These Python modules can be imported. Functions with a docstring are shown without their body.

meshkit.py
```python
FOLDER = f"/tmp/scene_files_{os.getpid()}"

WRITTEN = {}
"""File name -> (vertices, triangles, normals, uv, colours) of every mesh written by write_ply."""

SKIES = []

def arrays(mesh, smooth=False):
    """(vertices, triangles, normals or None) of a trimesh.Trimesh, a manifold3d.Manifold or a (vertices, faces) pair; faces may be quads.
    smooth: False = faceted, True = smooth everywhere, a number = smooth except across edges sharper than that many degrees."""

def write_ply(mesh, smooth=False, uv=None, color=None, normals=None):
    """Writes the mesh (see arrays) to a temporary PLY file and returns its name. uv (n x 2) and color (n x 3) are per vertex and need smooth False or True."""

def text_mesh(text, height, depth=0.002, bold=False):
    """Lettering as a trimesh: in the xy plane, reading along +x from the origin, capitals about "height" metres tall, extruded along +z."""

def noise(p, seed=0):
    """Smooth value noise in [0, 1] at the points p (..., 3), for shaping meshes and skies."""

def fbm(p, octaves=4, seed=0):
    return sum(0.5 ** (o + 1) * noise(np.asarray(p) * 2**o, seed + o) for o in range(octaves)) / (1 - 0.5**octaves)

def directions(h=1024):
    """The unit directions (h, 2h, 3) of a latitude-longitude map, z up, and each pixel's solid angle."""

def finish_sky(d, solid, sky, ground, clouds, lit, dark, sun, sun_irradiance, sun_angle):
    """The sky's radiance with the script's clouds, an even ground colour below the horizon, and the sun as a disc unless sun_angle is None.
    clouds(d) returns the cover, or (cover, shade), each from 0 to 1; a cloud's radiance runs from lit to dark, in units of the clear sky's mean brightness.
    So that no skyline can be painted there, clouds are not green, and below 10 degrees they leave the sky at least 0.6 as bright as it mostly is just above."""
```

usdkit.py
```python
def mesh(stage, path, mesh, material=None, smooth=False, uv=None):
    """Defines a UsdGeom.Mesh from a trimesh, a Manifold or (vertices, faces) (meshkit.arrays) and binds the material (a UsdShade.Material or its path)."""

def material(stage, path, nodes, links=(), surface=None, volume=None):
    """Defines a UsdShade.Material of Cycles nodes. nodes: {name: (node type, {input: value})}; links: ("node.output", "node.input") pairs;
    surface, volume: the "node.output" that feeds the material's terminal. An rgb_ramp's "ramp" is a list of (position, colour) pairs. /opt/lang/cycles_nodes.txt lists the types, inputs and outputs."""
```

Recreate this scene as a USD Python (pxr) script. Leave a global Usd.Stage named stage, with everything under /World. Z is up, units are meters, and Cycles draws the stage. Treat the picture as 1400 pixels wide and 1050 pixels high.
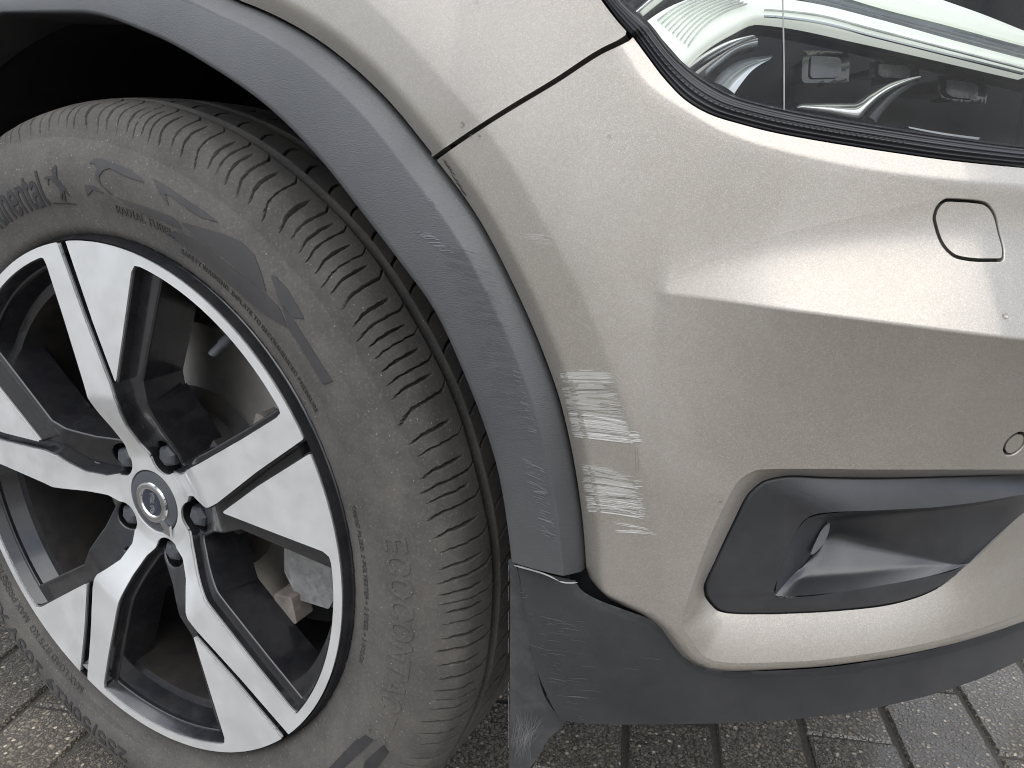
import math, random
import numpy as np, trimesh, shapely, usdkit, meshkit
from shapely.geometry import Polygon, Point, LineString
from shapely.ops import unary_union
from scipy.spatial import Delaunay, cKDTree
from scipy.interpolate import PchipInterpolator, CubicSpline
from pxr import Usd, UsdGeom, UsdLux, UsdShade, Gf, Sdf

rng = np.random.default_rng(7)
stage = Usd.Stage.CreateInMemory()
UsdGeom.SetStageUpAxis(stage, 'Z'); UsdGeom.SetStageMetersPerUnit(stage, 1.0)
UsdGeom.Xform.Define(stage, '/World')
# ---------------------------------------------------------------- camera, sky, sun, exposure
FPX = 1040.0                                    # focal length in pixels of the 1400 px wide photograph
CAM = np.array([0.59803, -0.39921, 0.65651])
RW = np.array([[0.889076, 0.131638, -0.438424], [0.45776, -0.255675, 0.85152], [0.0, -0.957759, -0.287573]])   # columns: right, down, forward
cam = UsdGeom.Camera.Define(stage, '/World/camera')
m = np.eye(4); m[0, :3] = RW[:, 0]; m[1, :3] = -RW[:, 1]; m[2, :3] = -RW[:, 2]; m[3, :3] = CAM
cam.AddTransformOp().Set(Gf.Matrix4d(*m.ravel().tolist()))
cam.CreateHorizontalApertureAttr(36.0); cam.CreateVerticalApertureAttr(27.0)
cam.CreateFocalLengthAttr(36.0 * FPX / 1400.0); cam.CreateClippingRangeAttr(Gf.Vec2f(0.02, 2000.0))
cam.CreateExposureAttr(0.68)
SUN_EL, SUN_AZ = math.radians(58), math.radians(122)      # azimuth from +y towards +x
sun_dir = np.array([math.cos(SUN_EL) * math.sin(SUN_AZ), math.cos(SUN_EL) * math.cos(SUN_AZ), math.sin(SUN_EL)])
usdkit.material(stage, '/World/Looks/sky', {
    'tc': ('texture_coordinate', {}), 'mp': ('mapping', {'scale': (1.0, 1.0, 2.2)}),
    'n': ('noise_texture', {'scale': 1.7, 'detail': 6.0, 'roughness': 0.55}),
    'r': ('rgb_ramp', {'ramp': [(0.36, (0.35, 0.35, 0.35)), (0.60, (1.0, 1.0, 1.0))]}),
    'w': ('rgb_ramp', {'ramp': [(0.40, (6.4, 6.8, 7.6)), (0.66, (12.8, 12.9, 13.1))]}),
    'sky': ('sky_texture', {'sky_type': 'single_scattering', 'sun_disc': False, 'sun_elevation': SUN_EL, 'sun_rotation': SUN_AZ}),
    'mx': ('mix', {'mix_type': 'mix'}), 'sx': ('separate_xyz', {}), 'el': ('map_range', {'from_min': 0.0, 'from_max': 0.9, 'to_min': 0.34, 'to_max': 1.55, 'clamp': True}), 'ov': ('mix', {'mix_type': 'multiply', 'fac': 1.0}), 'bg': ('background_shader', {'strength': 0.13})},
    [('tc.generated', 'mp.vector'), ('mp.vector', 'n.vector'), ('n.fac', 'r.fac'), ('n.fac', 'w.fac'), ('r.color', 'mx.fac'), ('sky.color', 'mx.color1'), ('w.color', 'mx.color2'), ('tc.generated', 'sx.vector'), ('sx.z', 'el.value'), ('mx.color', 'ov.color1'), ('el.result', 'ov.color2'), ('ov.color', 'bg.color')],
    surface='bg.background')
dome = UsdLux.DomeLight.Define(stage, '/World/sky')
UsdShade.MaterialBindingAPI.Apply(dome.GetPrim()).Bind(UsdShade.Material.Get(stage, '/World/Looks/sky'))
sun = UsdLux.DistantLight.Define(stage, '/World/sun')
sun.CreateNormalizeAttr(True) if hasattr(sun, 'CreateNormalizeAttr') else None
sun.CreateIntensityAttr(0.20); sun.CreateAngleAttr(65.0); sun.CreateColorAttr(Gf.Vec3f(1.0, 0.96, 0.9))
zax = sun_dir; xax = np.cross([0, 0, 1.0], zax); xax /= np.linalg.norm(xax); yax = np.cross(zax, xax)
m = np.eye(4); m[0, :3], m[1, :3], m[2, :3] = xax, yax, zax
sun.AddTransformOp().Set(Gf.Matrix4d(*m.ravel().tolist()))

# ---------------------------------------------------------------- materials
M = {}
def mat(name, nodes, links=(), surface='p.BSDF'):
    M[name] = usdkit.material(stage, '/World/Looks/' + name, nodes, links, surface=surface)
def plain(name, color, rough=0.5, metal=0.0, coat=0.0, spec=0.5, var=0.25, nscale=60.0, bump=0.0, bscale=900.0, dust=None, dustcol=(0.32, 0.30, 0.27), dscale=9.0, grain=False):
    """A real surface: base colour that wanders a little, roughness that wanders, fine relief, and dust in patches."""
    nodes = {'g': ('texture_coordinate', {}), 'n': ('noise_texture', {'scale': nscale, 'detail': 5.0, 'roughness': 0.6}),
             'c': ('rgb_ramp', {'ramp': [(0.3, tuple(x * (1 - var) for x in color)), (0.7, tuple(x * (1 + var) for x in color))]}),
             'rr': ('map_range', {'from_min': 0.3, 'from_max': 0.7, 'to_min': max(0.02, rough - 0.07), 'to_max': rough + 0.07}),
             'p': ('principled_bsdf', {'metallic': metal, 'coat_weight': coat, 'coat_roughness': 0.06, 'specular_ior_level': spec})}
    links = [('g.object', 'n.vector'), ('n.fac', 'c.fac'), ('n.fac', 'rr.value'), ('rr.result', 'p.roughness')]
    last = 'c.color'
    if dust:
        nodes['dn'] = ('noise_texture', {'scale': dscale, 'detail': 8.0, 'roughness': 0.72})
        nodes['dr'] = ('map_range', {'from_min': 0.42, 'from_max': 0.75, 'to_min': 0.0, 'to_max': dust, 'clamp': True})
        nodes['dm'] = ('mix', {'color2': dustcol})
        links += [('g.object', 'dn.vector'), ('dn.fac', 'dr.value'), ('dr.result', 'dm.fac'), (last, 'dm.color1')]; last = 'dm.color'
    if bump:
        nodes['bn'] = ('noise_texture', {'scale': bscale, 'detail': 3.0})
        nodes['b'] = ('bump', {'strength': 1.0, 'distance': bump})
        links += [('g.object', 'bn.vector'), ('bn.fac', 'b.height'), ('b.normal', 'p.normal')]
    if bump and grain:
        nodes['gm'] = ('mapping', {'scale': (0.35, 0.35, 1.6)}); links[links.index(('g.object', 'bn.vector'))] = ('g.object', 'gm.vector'); links.append(('gm.vector', 'bn.vector'))
    links.append((last, 'p.base_color'))
    mat(name, nodes, links)
# beige metallic paint: flakes under a clear coat, wiped dust haze on top
mat('paint', {'g': ('texture_coordinate', {}), 'v': ('voronoi_texture', {'scale': 2600.0, 'feature': 'f1'}),
     'sep': ('separate_color', {}), 'fl': ('rgb_ramp', {'ramp': [(0.0, (0.278, 0.254, 0.219)), (0.75, (0.332, 0.304, 0.264)), (1.0, (0.400, 0.370, 0.326))]}),
     'dn': ('noise_texture', {'scale': 11.0, 'detail': 8.0, 'roughness': 0.7, 'distortion': 0.6}),
     'dr': ('map_range', {'from_min': 0.5, 'from_max': 0.8, 'to_min': 0.0, 'to_max': 0.18, 'clamp': True}),
     'dm': ('mix', {'color2': (0.50, 0.48, 0.45)}),
     'rr': ('map_range', {'from_min': 0.4, 'from_max': 0.75, 'to_min': 0.36, 'to_max': 0.46}),
     'cr': ('map_range', {'from_min': 0.4, 'from_max': 0.75, 'to_min': 0.10, 'to_max': 0.30}),
     'b': ('bump', {'strength': 1.0, 'distance': 0.00002}),
     'p': ('principled_bsdf', {'metallic': 0.74, 'coat_weight': 0.6, 'coat_ior': 1.45})},
    [('g.object', 'v.vector'), ('v.color', 'sep.color'), ('sep.r', 'fl.fac'), ('g.object', 'dn.vector'), ('dn.fac', 'dr.value'), ('dr.result', 'dm.fac'), ('fl.color', 'dm.color1'),
     ('dm.color', 'p.base_color'), ('dn.fac', 'rr.value'), ('rr.result', 'p.roughness'), ('dn.fac', 'cr.value'), ('cr.result', 'p.coat_roughness'), ('sep.g', 'b.height'), ('b.normal', 'p.normal')])
plain('trim', (0.027, 0.0275, 0.029), rough=0.47, spec=0.8, var=0.12, nscale=20, bump=0.00022, bscale=1500, grain=True, dust=0.30, dustcol=(0.085, 0.083, 0.08), dscale=7)
plain('skirt', (0.0125, 0.0130, 0.0142), rough=0.43, spec=0.55, var=0.12, nscale=20, bump=0.00010, bscale=1500, dust=0.22, dustcol=(0.08, 0.078, 0.075), dscale=9)
plain('fogpanel', (0.0085, 0.009, 0.0105), rough=0.36, spec=0.85, var=0.1, nscale=20, bump=0.00005, bscale=2200, dust=0.15, dustcol=(0.08, 0.08, 0.08), dscale=25)
plain('scuffed', (0.024, 0.024, 0.025), rough=0.6, var=0.2, nscale=40, bump=0.0002, bscale=700, dust=0.35, dustcol=(0.11, 0.107, 0.10), dscale=45)
mat('rubber', {'g': ('geometry', {}), 'n': ('noise_texture', {'scale': 16.0, 'detail': 8.0, 'roughness': 0.72}), 'dr': ('map_range', {'from_min': 0.40, 'from_max': 0.72, 'to_min': 0.10, 'to_max': 0.75, 'clamp': True}),
    'm': ('mix', {'color1': (0.051, 0.048, 0.045), 'color2': (0.116, 0.104, 0.089)}),
    'tr': ('noise_texture', {'scale': 420.0, 'detail': 4.0, 'roughness': 0.8}), 'tr2': ('map_range', {'from_min': 0.52, 'from_max': 0.72, 'to_min': 0.0, 'to_max': 0.6, 'clamp': True}), 'm2': ('mix', {'color2': (0.15, 0.14, 0.125)}),
    'v': ('voronoi_texture', {'scale': 520.0}), 'sp': ('separate_color', {}), 'pick': ('math', {'math_type': 'greater_than', 'value2': 0.975}), 'near': ('math', {'math_type': 'less_than', 'value2': 0.20}), 'gm': ('math', {'math_type': 'multiply'}), 'm3': ('mix', {'color2': (0.30, 0.285, 0.26)}),
    'bn': ('noise_texture', {'scale': 900.0, 'detail': 4.0}), 'b': ('bump', {'strength': 1.0, 'distance': 0.0003}), 'p': ('principled_bsdf', {'roughness': 0.8, 'specular_ior_level': 0.3})},
    [('g.position', 'n.vector'), ('n.fac', 'dr.value'), ('dr.result', 'm.fac'), ('g.position', 'tr.vector'), ('tr.fac', 'tr2.value'), ('tr2.result', 'm2.fac'), ('m.color', 'm2.color1'),
     ('g.position', 'v.vector'), ('v.color', 'sp.color'), ('sp.r', 'pick.value1'), ('v.distance', 'near.value1'), ('pick.value', 'gm.value1'), ('near.value', 'gm.value2'), ('gm.value', 'm3.fac'), ('m2.color', 'm3.color1'), ('m3.color', 'p.base_color'),
     ('g.position', 'bn.vector'), ('bn.fac', 'b.height'), ('b.normal', 'p.normal')])
plain('letter', (0.020, 0.020, 0.021), rough=0.6, var=0.15, spec=0.35, dust=0.35, dustcol=(0.07, 0.065, 0.06), dscale=40)
plain('knurl', (0.034, 0.033, 0.033), rough=0.55, var=0.1, spec=0.35, dust=0.3, dustcol=(0.085, 0.078, 0.07), dscale=20)
plain('machined', (0.70, 0.70, 0.688), rough=0.46, metal=0.85, coat=0.5, var=0.02, nscale=30, dust=0.12, dustcol=(0.5, 0.49, 0.46), dscale=12)
plain('gloss_black', (0.006, 0.006, 0.007), rough=0.20, coat=0.5, var=0.2, dust=0.14, dustcol=(0.05, 0.046, 0.042), dscale=35)
plain('barrel', (0.010, 0.0095, 0.009), rough=0.45, var=0.3, dust=0.45, dustcol=(0.06, 0.047, 0.038), dscale=22)
mat('disc', {'t': ('tangent', {'direction_type': 'radial', 'axis': 'y'}), 'g': ('texture_coordinate', {}), 'n': ('noise_texture', {'scale': 40.0, 'detail': 5.0}), 'c': ('rgb_ramp', {'ramp': [(0.3, (0.50, 0.475, 0.43)), (0.7, (0.66, 0.63, 0.585))]}), 'p': ('principled_bsdf', {'metallic': 1.0, 'roughness': 0.45, 'anisotropic': 0.7, 'anisotropic_rotation': 0.0})},
    [('g.object', 'n.vector'), ('n.fac', 'c.fac'), ('c.color', 'p.base_color'), ('t.tangent', 'p.tangent')])
plain('cast', (0.24, 0.235, 0.225), rough=0.62, metal=0.3, var=0.3, nscale=120, bump=0.0003, bscale=500)
plain('rust', (0.17, 0.145, 0.125), rough=0.8, var=0.35, nscale=90)
plain('bolt', (0.045, 0.048, 0.053), rough=0.5, var=0.1)
plain('chrome', (0.82, 0.83, 0.84), rough=0.12, metal=1.0, var=0.02)
plain('satin', (0.62, 0.62, 0.60), rough=0.3, metal=0.9, var=0.05)
plain('badge_black', (0.01, 0.012, 0.02), rough=0.2, coat=1.0)
plain('liner', (0.018, 0.018, 0.019), rough=0.9, var=0.3, spec=0.2)
plain('black', (0.006, 0.006, 0.007), rough=0.6, var=0.2, spec=0.3)
plain('seal', (0.012, 0.012, 0.014), rough=0.35, var=0.1)
mat('guide_glow_white', {'p': ('principled_bsdf', {'base_color': (0.86, 0.90, 0.84), 'roughness': 0.22, 'coat_weight': 0.6, 'emission_color': (0.93, 1.0, 0.90), 'emission_strength': 0.33})})  # glow added to the unlit guides, standing in for reflected sky
plain('light_grey', (0.42, 0.44, 0.46), rough=0.2, metal=0.7, coat=0.5, var=0.04)
plain('reflector', (0.78, 0.79, 0.77), rough=0.18, metal=0.9, var=0.03)
plain('scratch', (0.455, 0.44, 0.41), rough=0.6, var=0.08)
plain('scratch_dim', (0.335, 0.32, 0.29), rough=0.5, var=0.1)
plain('scuff_grey', (0.12, 0.12, 0.125), rough=0.7, var=0.2)
plain('smear', (0.300, 0.285, 0.258), rough=0.5, metal=0.25, var=0.06)
plain('scratch_dark', (0.13, 0.12, 0.105), rough=0.6)
plain('scuff_faint', (0.062, 0.062, 0.064), rough=0.7)
plain('scuff_mid', (0.105, 0.103, 0.098), rough=0.75, var=0.2)
plain('scuff_light', (0.30, 0.295, 0.28), rough=0.75, var=0.2)
plain('reflection_dark', (0.004, 0.004, 0.006), rough=0.08, coat=1.0, var=0.1)  # dark tone of the added blocks that mimic reflections in the lens
plain('reflection_grey', (0.10, 0.105, 0.115), rough=0.25, metal=0.6, coat=0.5, var=0.2)  # grey tone of the added insets that mimic reflections in the lens
plain('light_rib', (0.76, 0.80, 0.75), rough=0.3)
plain('tick', (0.16, 0.15, 0.14), rough=0.8)
plain('primer', (0.05, 0.045, 0.04), rough=0.8)
mat('lens', {'f': ('fresnel', {'IOR': 1.42}), 't': ('transparent_bsdf', {'color': (0.97, 0.98, 0.98)}), 'gl': ('glossy_bsdf', {'roughness': 0.02}), 'm': ('mix_closure', {})},
    [('f.fac', 'm.fac'), ('t.BSDF', 'm.closure1'), ('gl.BSDF', 'm.closure2')], surface='m.closure')
mat('water', {'p': ('principled_bsdf', {'base_color': (1, 1, 1), 'roughness': 0.0, 'ior': 1.33, 'transmission_weight': 1.0})})
mat('fog_lens', {'p': ('principled_bsdf', {'base_color': (0.13, 0.135, 0.145), 'roughness': 0.25, 'coat_weight': 1.0, 'metallic': 0.2})})
def stone(name, tint):
    """Exposed aggregate: rounded pebbles of two sizes, some pale, in dark mortar."""
    mat(name, {'g': ('geometry', {}), 'wn': ('noise_texture', {'scale': 90.0, 'detail': 3.0}), 'wa': ('vector_math', {'math_type': 'multiply_add', 'vector2': (0.006, 0.006, 0.006)}),
        'v': ('voronoi_texture', {'scale': 170.0}), 'v2': ('voronoi_texture', {'scale': 400.0}), 'sep': ('separate_color', {}), 'sep2': ('separate_color', {}),
        'c': ('rgb_ramp', {'ramp': [(0.0, (0.075 * tint, 0.070 * tint, 0.062 * tint)), (0.5, (0.135 * tint, 0.125 * tint, 0.108 * tint)), (0.82, (0.20 * tint, 0.182 * tint, 0.150 * tint)), (0.93, (0.34, 0.31, 0.265)), (1.0, (0.62, 0.59, 0.54))]}),
        'c2': ('rgb_ramp', {'ramp': [(0.0, (0.05 * tint, 0.048 * tint, 0.044 * tint)), (0.75, (0.115 * tint, 0.108 * tint, 0.096 * tint)), (1.0, (0.30, 0.28, 0.25))]}),
        'm1': ('map_range', {'from_min': 0.30, 'from_max': 0.46, 'to_min': 1.0, 'to_max': 0.0, 'clamp': True}), 'm2': ('map_range', {'from_min': 0.30, 'from_max': 0.50, 'to_min': 1.0, 'to_max': 0.0, 'clamp': True}),
        'x2': ('mix', {'color1': (0.045 * tint, 0.042 * tint, 0.038 * tint)}), 'x1': ('mix', {}),
        'n': ('noise_texture', {'scale': 9.0, 'detail': 6.0}), 'nr': ('map_range', {'from_min': 0.35, 'from_max': 0.65, 'to_min': 0.25, 'to_max': 0.6, 'clamp': True}),
        'st': ('rgb_ramp', {'ramp': [(0.3, (0.80, 0.72, 0.61)), (0.7, (1.28, 1.15, 0.98))]}), 'sm': ('mix', {'mix_type': 'multiply', 'fac': 1.0}),
        'h2': ('math', {'math_type': 'multiply', 'value2': 0.45}), 'h': ('math', {'math_type': 'maximum'}), 'b': ('bump', {'strength': 1.0, 'distance': 0.0026}), 'p': ('principled_bsdf', {'specular_ior_level': 0.5, 'coat_weight': 0.65, 'coat_roughness': 0.13})},
        [('g.position', 'wn.vector'), ('wn.color', 'wa.vector1'), ('g.position', 'wa.vector3'), ('wa.vector', 'v.vector'), ('wa.vector', 'v2.vector'), ('v.color', 'sep.color'), ('sep.r', 'c.fac'), ('v2.color', 'sep2.color'), ('sep2.g', 'c2.fac'),
         ('v.distance', 'm1.value'), ('v2.distance', 'm2.value'), ('m2.result', 'x2.fac'), ('c2.color', 'x2.color2'), ('m1.result', 'x1.fac'), ('x2.color', 'x1.color1'), ('c.color', 'x1.color2'), ('g.position', 'n.vector'), ('n.fac', 'nr.value'), ('n.fac', 'st.fac'),
         ('x1.color', 'sm.color1'), ('st.color', 'sm.color2'), ('sm.color', 'p.base_color'), ('nr.result', 'p.roughness'), ('m2.result', 'h2.value1'), ('h2.value', 'h.value1'), ('m1.result', 'h.value2'), ('h.value', 'b.height'), ('b.normal', 'p.normal'), ('b.normal', 'p.coat_normal')])
stone('paver_a', 1.0); stone('paver_b', 0.82); stone('paver_c', 1.18)
plain('joint_sand', (0.060, 0.055, 0.047), rough=0.95, var=0.4, nscale=300, bump=0.001, bscale=300)
mat('far_paving', {'g': ('geometry', {}), 'mp': ('mapping', {'rotation': (0, 0, math.radians(72))}), 'br': ('brick_texture', {'color1': (0.12, 0.11, 0.095), 'color2': (0.10, 0.092, 0.08), 'mortar': (0.04, 0.038, 0.034), 'scale': 1.0, 'mortar_size': 0.004, 'brick_width': 0.21, 'row_height': 0.105}),
     'n': ('noise_texture', {'scale': 250.0, 'detail': 3.0}), 'b': ('bump', {'distance': 0.002}), 'p': ('principled_bsdf', {'roughness': 0.55})},
    [('g.position', 'mp.vector'), ('mp.vector', 'br.vector'), ('br.color', 'p.base_color'), ('g.position', 'n.vector'), ('n.fac', 'b.height'), ('b.normal', 'p.normal')])

# ---------------------------------------------------------------- scene tree helpers
used = {}
def number(path):
    n = used.get(path, 0); used[path] = n + 1
    return path if n == 0 else f'{path}_{n:03d}'
def tag(prim, label=None, cat=None, group=None, kind=None):
    for k, v in (('label', label), ('category', cat), ('group', group), ('kind', kind)):
        if v: prim.SetCustomDataByKey(k, v)
    return prim
def obj(name, mesh, material, parent=None, smooth=False, label=None, kind=None):
    path = number((str(parent.GetPath()) if parent is not None else '/World') + '/' + name)
    pr = usdkit.mesh(stage, path, mesh, M[material], smooth=smooth).GetPrim()
    return tag(pr, label, None, None, kind)
def holder(name, parent=None):
    return UsdGeom.Xform.Define(stage, number((str(parent.GetPath()) if parent is not None else '/World') + '/' + name)).GetPrim()
def join(meshes):
    v, f, n = [], [], 0
    for a in meshes:
        a = a if isinstance(a, tuple) else (np.asarray(a.vertices), np.asarray(a.faces))
        v.append(a[0]); f.append(np.asarray(a[1]) + n); n += len(a[0])
    return np.vstack(v), np.vstack(f)

# ---------------------------------------------------------------- the body surface: plan curve c(u) swept over z, with relief D(u, z) along its outward normal
UT = np.arange(-1.3, 2.0, 0.001)
kap = np.interp(UT, [0.34, 0.46], [0, 1 / 0.36])
th = np.zeros_like(UT); i0 = np.searchsorted(UT, 0.0)
for i in range(1, len(UT)):
    k = kap[i] if th[i - 1] < math.radians(60) else (1 / 1.5 if th[i - 1] < math.radians(88) else 0)
    th[i] = th[i - 1] + k * 0.001
cx = np.cumsum(np.cos(th)) * 0.001; cy = np.cumsum(np.sin(th)) * 0.001
cx -= cx[i0]; cy -= cy[i0] + 0.03
def plan(u):
    t = np.interp(u, UT, th)
    return np.interp(u, UT, cx), np.interp(u, UT, cy), np.sin(t), -np.cos(t)
def D0(u, z):
    return np.where(z > 0.46, -np.interp(u, [0.36, 0.64], [0.40, 0.04]) * (z - 0.46) ** 2, -0.15 * (z - 0.46) ** 2)
def at(u, z, d):
    x, y, nx, ny = plan(u)
    return np.stack([x + nx * d, y + ny * d, np.asarray(z, float) + 0 * x], -1)
def pix(P):
    c = (P - CAM) @ RW
    return np.stack([700 + FPX * c[..., 0] / c[..., 2], 525 + FPX * c[..., 1] / c[..., 2]], -1)
gu, gz = np.meshgrid(np.arange(-0.45, 1.0, 0.006), np.arange(0.06, 1.15, 0.006), indexing='ij')
gu, gz = gu.ravel(), gz.ravel()
gp = at(gu, gz, D0(gu, gz)); gx, gy, gnx, gny = plan(gu)
front = ((CAM - gp)[:, 0] * gnx + (CAM - gp)[:, 1] * gny > 0.01) & (((gp - CAM) @ RW)[:, 2] > 0.05)
gu, gz = gu[front], gz[front]; seed_tree = cKDTree(pix(gp[front]))
def unproject(px, D, off=0.0):
    """The (u, z) of the surface D + off that stands where the photograph has the point px."""
    px = np.atleast_2d(np.asarray(px, float)); j = seed_tree.query(px)[1]; off = np.asarray(off, float)
    u, z = gu[j].copy(), gz[j].copy(); e = 2e-4
    for _ in range(11):
        f = lambda a, b: pix(at(a, b, D(a, b) + off))
        p = f(u, z); r = px - p
        ju, jz = (f(u + e, z) - f(u - e, z)) / (2 * e), (f(u, z + e) - f(u, z - e)) / (2 * e)
        det = ju[:, 0] * jz[:, 1] - ju[:, 1] * jz[:, 0]; det = np.where(np.abs(det) < 1e3, 1e3, det)
        du, dz = (r[:, 0] * jz[:, 1] - r[:, 1] * jz[:, 0]) / det, (ju[:, 0] * r[:, 1] - ju[:, 1] * r[:, 0]) / det
        s = np.minimum(1.0, 0.03 / np.maximum(np.hypot(du, dz), 1e-9)) * 0.9
        u, z = u + du * s, z + dz * s
    return np.stack([u, z], -1)
def curve(pts, n=80, smooth=True):
    """A dense curve through the given points."""
    p = np.asarray(pts, float); s = np.r_[0, np.cumsum(np.linalg.norm(np.diff(p, axis=0), axis=1))]
    q = np.linspace(0, s[-1], n)
    return PchipInterpolator(s, p)(q) if smooth else np.stack([np.interp(q, s, p[:, k]) for k in range(p.shape[1])], -1)
def srelu(x, w):
    return 0.5 * (x + np.sqrt(x * x + w * w))
def polydist(u, z, line):
    """Distance to an open line that runs from left to right, positive above it."""
    q = np.stack([np.ravel(u), np.ravel(z)], -1); best = np.full(len(q), 1e9)
    for a, b in zip(line[:-1], line[1:]):
        d = b - a; L = max(d @ d, 1e-14); t = np.clip(((q - a) @ d) / L, 0, 1)
        v = q - (a + t[:, None] * d); best = np.minimum(best, np.hypot(v[:, 0], v[:, 1]))
    above = Polygon(np.vstack([[line[0] - [0.03, 0]], line, [line[-1] + [2, 0]], [(line[-1][0] + 2, 3), (line[0][0] - 0.03, 3)]])).buffer(0)
    shapely.prepare(above)
    return np.where(shapely.contains_xy(above, q[:, 0], q[:, 1]), best, -best).reshape(np.shape(u))

PX = {  # feature lines of the photograph
    'trim_in': [(0, 18), (107, 18), (200, 46), (286, 93), (357, 143), (429, 214), (500, 304), (543, 340 + 20), (593, 430), (629, 508), (657, 579), (679, 652), (689, 711), (696, 768)],
    'trim_out': [(305, 0), (400, 45), (500, 125), (580, 222), (640, 305), (690, 400), (730, 490), (755, 560), (775, 650), (787, 735), (791, 793)],
    'flare': [(450, -45), (500, 0), (560, 60), (608, 112), (660, 170), (700, 228), (740, 298), (780, 372), (812, 440), (838, 510), (858, 570), (880, 640), (895, 715)],
    'crease': [(893, 399), (950, 405), (1050, 419), (1150, 433), (1250, 446), (1330, 456), (1400, 463), (1480, 470)],
    'seam': [(583, 226), (600, 213), (630, 192), (665, 169), (700, 147), (760, 111), (820, 72), (858, 52), (864, 46)],
    'hl_low': [(835, 40), (855, 70), (882, 110), (935, 148), (1000, 183), (1100, 212), (1200, 232), (1300, 245), (1400, 254), (1500, 262)],
    'hl_edge': [(700, -180), (780, -70), (826, 0), (846, 26), (863, 45), (884, 73), (910, 107), (940, 137), (974, 156), (1013, 168), (1056, 179), (1120, 191), (1221, 207), (1300, 218), (1400, 228), (1500, 236)],
    'hl_in': [(740, -180), (815, -60), (852, 0), (889, 34), (916, 69), (940, 92), (966, 111), (1004, 131), (1034, 140), (1073, 149), (1130, 160), (1190, 170), (1293, 186), (1400, 200), (1500, 210)],
    'skirt_top': [(791, 797), (797, 808), (812, 818), (850, 833), (890, 848), (910, 862), (926, 882), (945, 903), (975, 916), (1010, 919), (1100, 916), (1200, 904), (1300, 883), (1400, 851), (1500, 812)],
}
UV = {}
def polar(q):
    return np.hypot(q[:, 0], q[:, 1] - 0.345), np.arctan2(q[:, 1] - 0.345, q[:, 0])
def radius_of(q, tail=None):
    r, f = polar(q); o = np.argsort(f); r, f = r[o], f[o]
    return lambda phi: np.interp(phi, f, r)
for k in ('trim_in', 'trim_out'):
    UV[k] = unproject(curve(PX[k], 60), D0)
R_in, R_out = radius_of(UV['trim_in']), radius_of(UV['trim_out'])
D = D0
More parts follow.
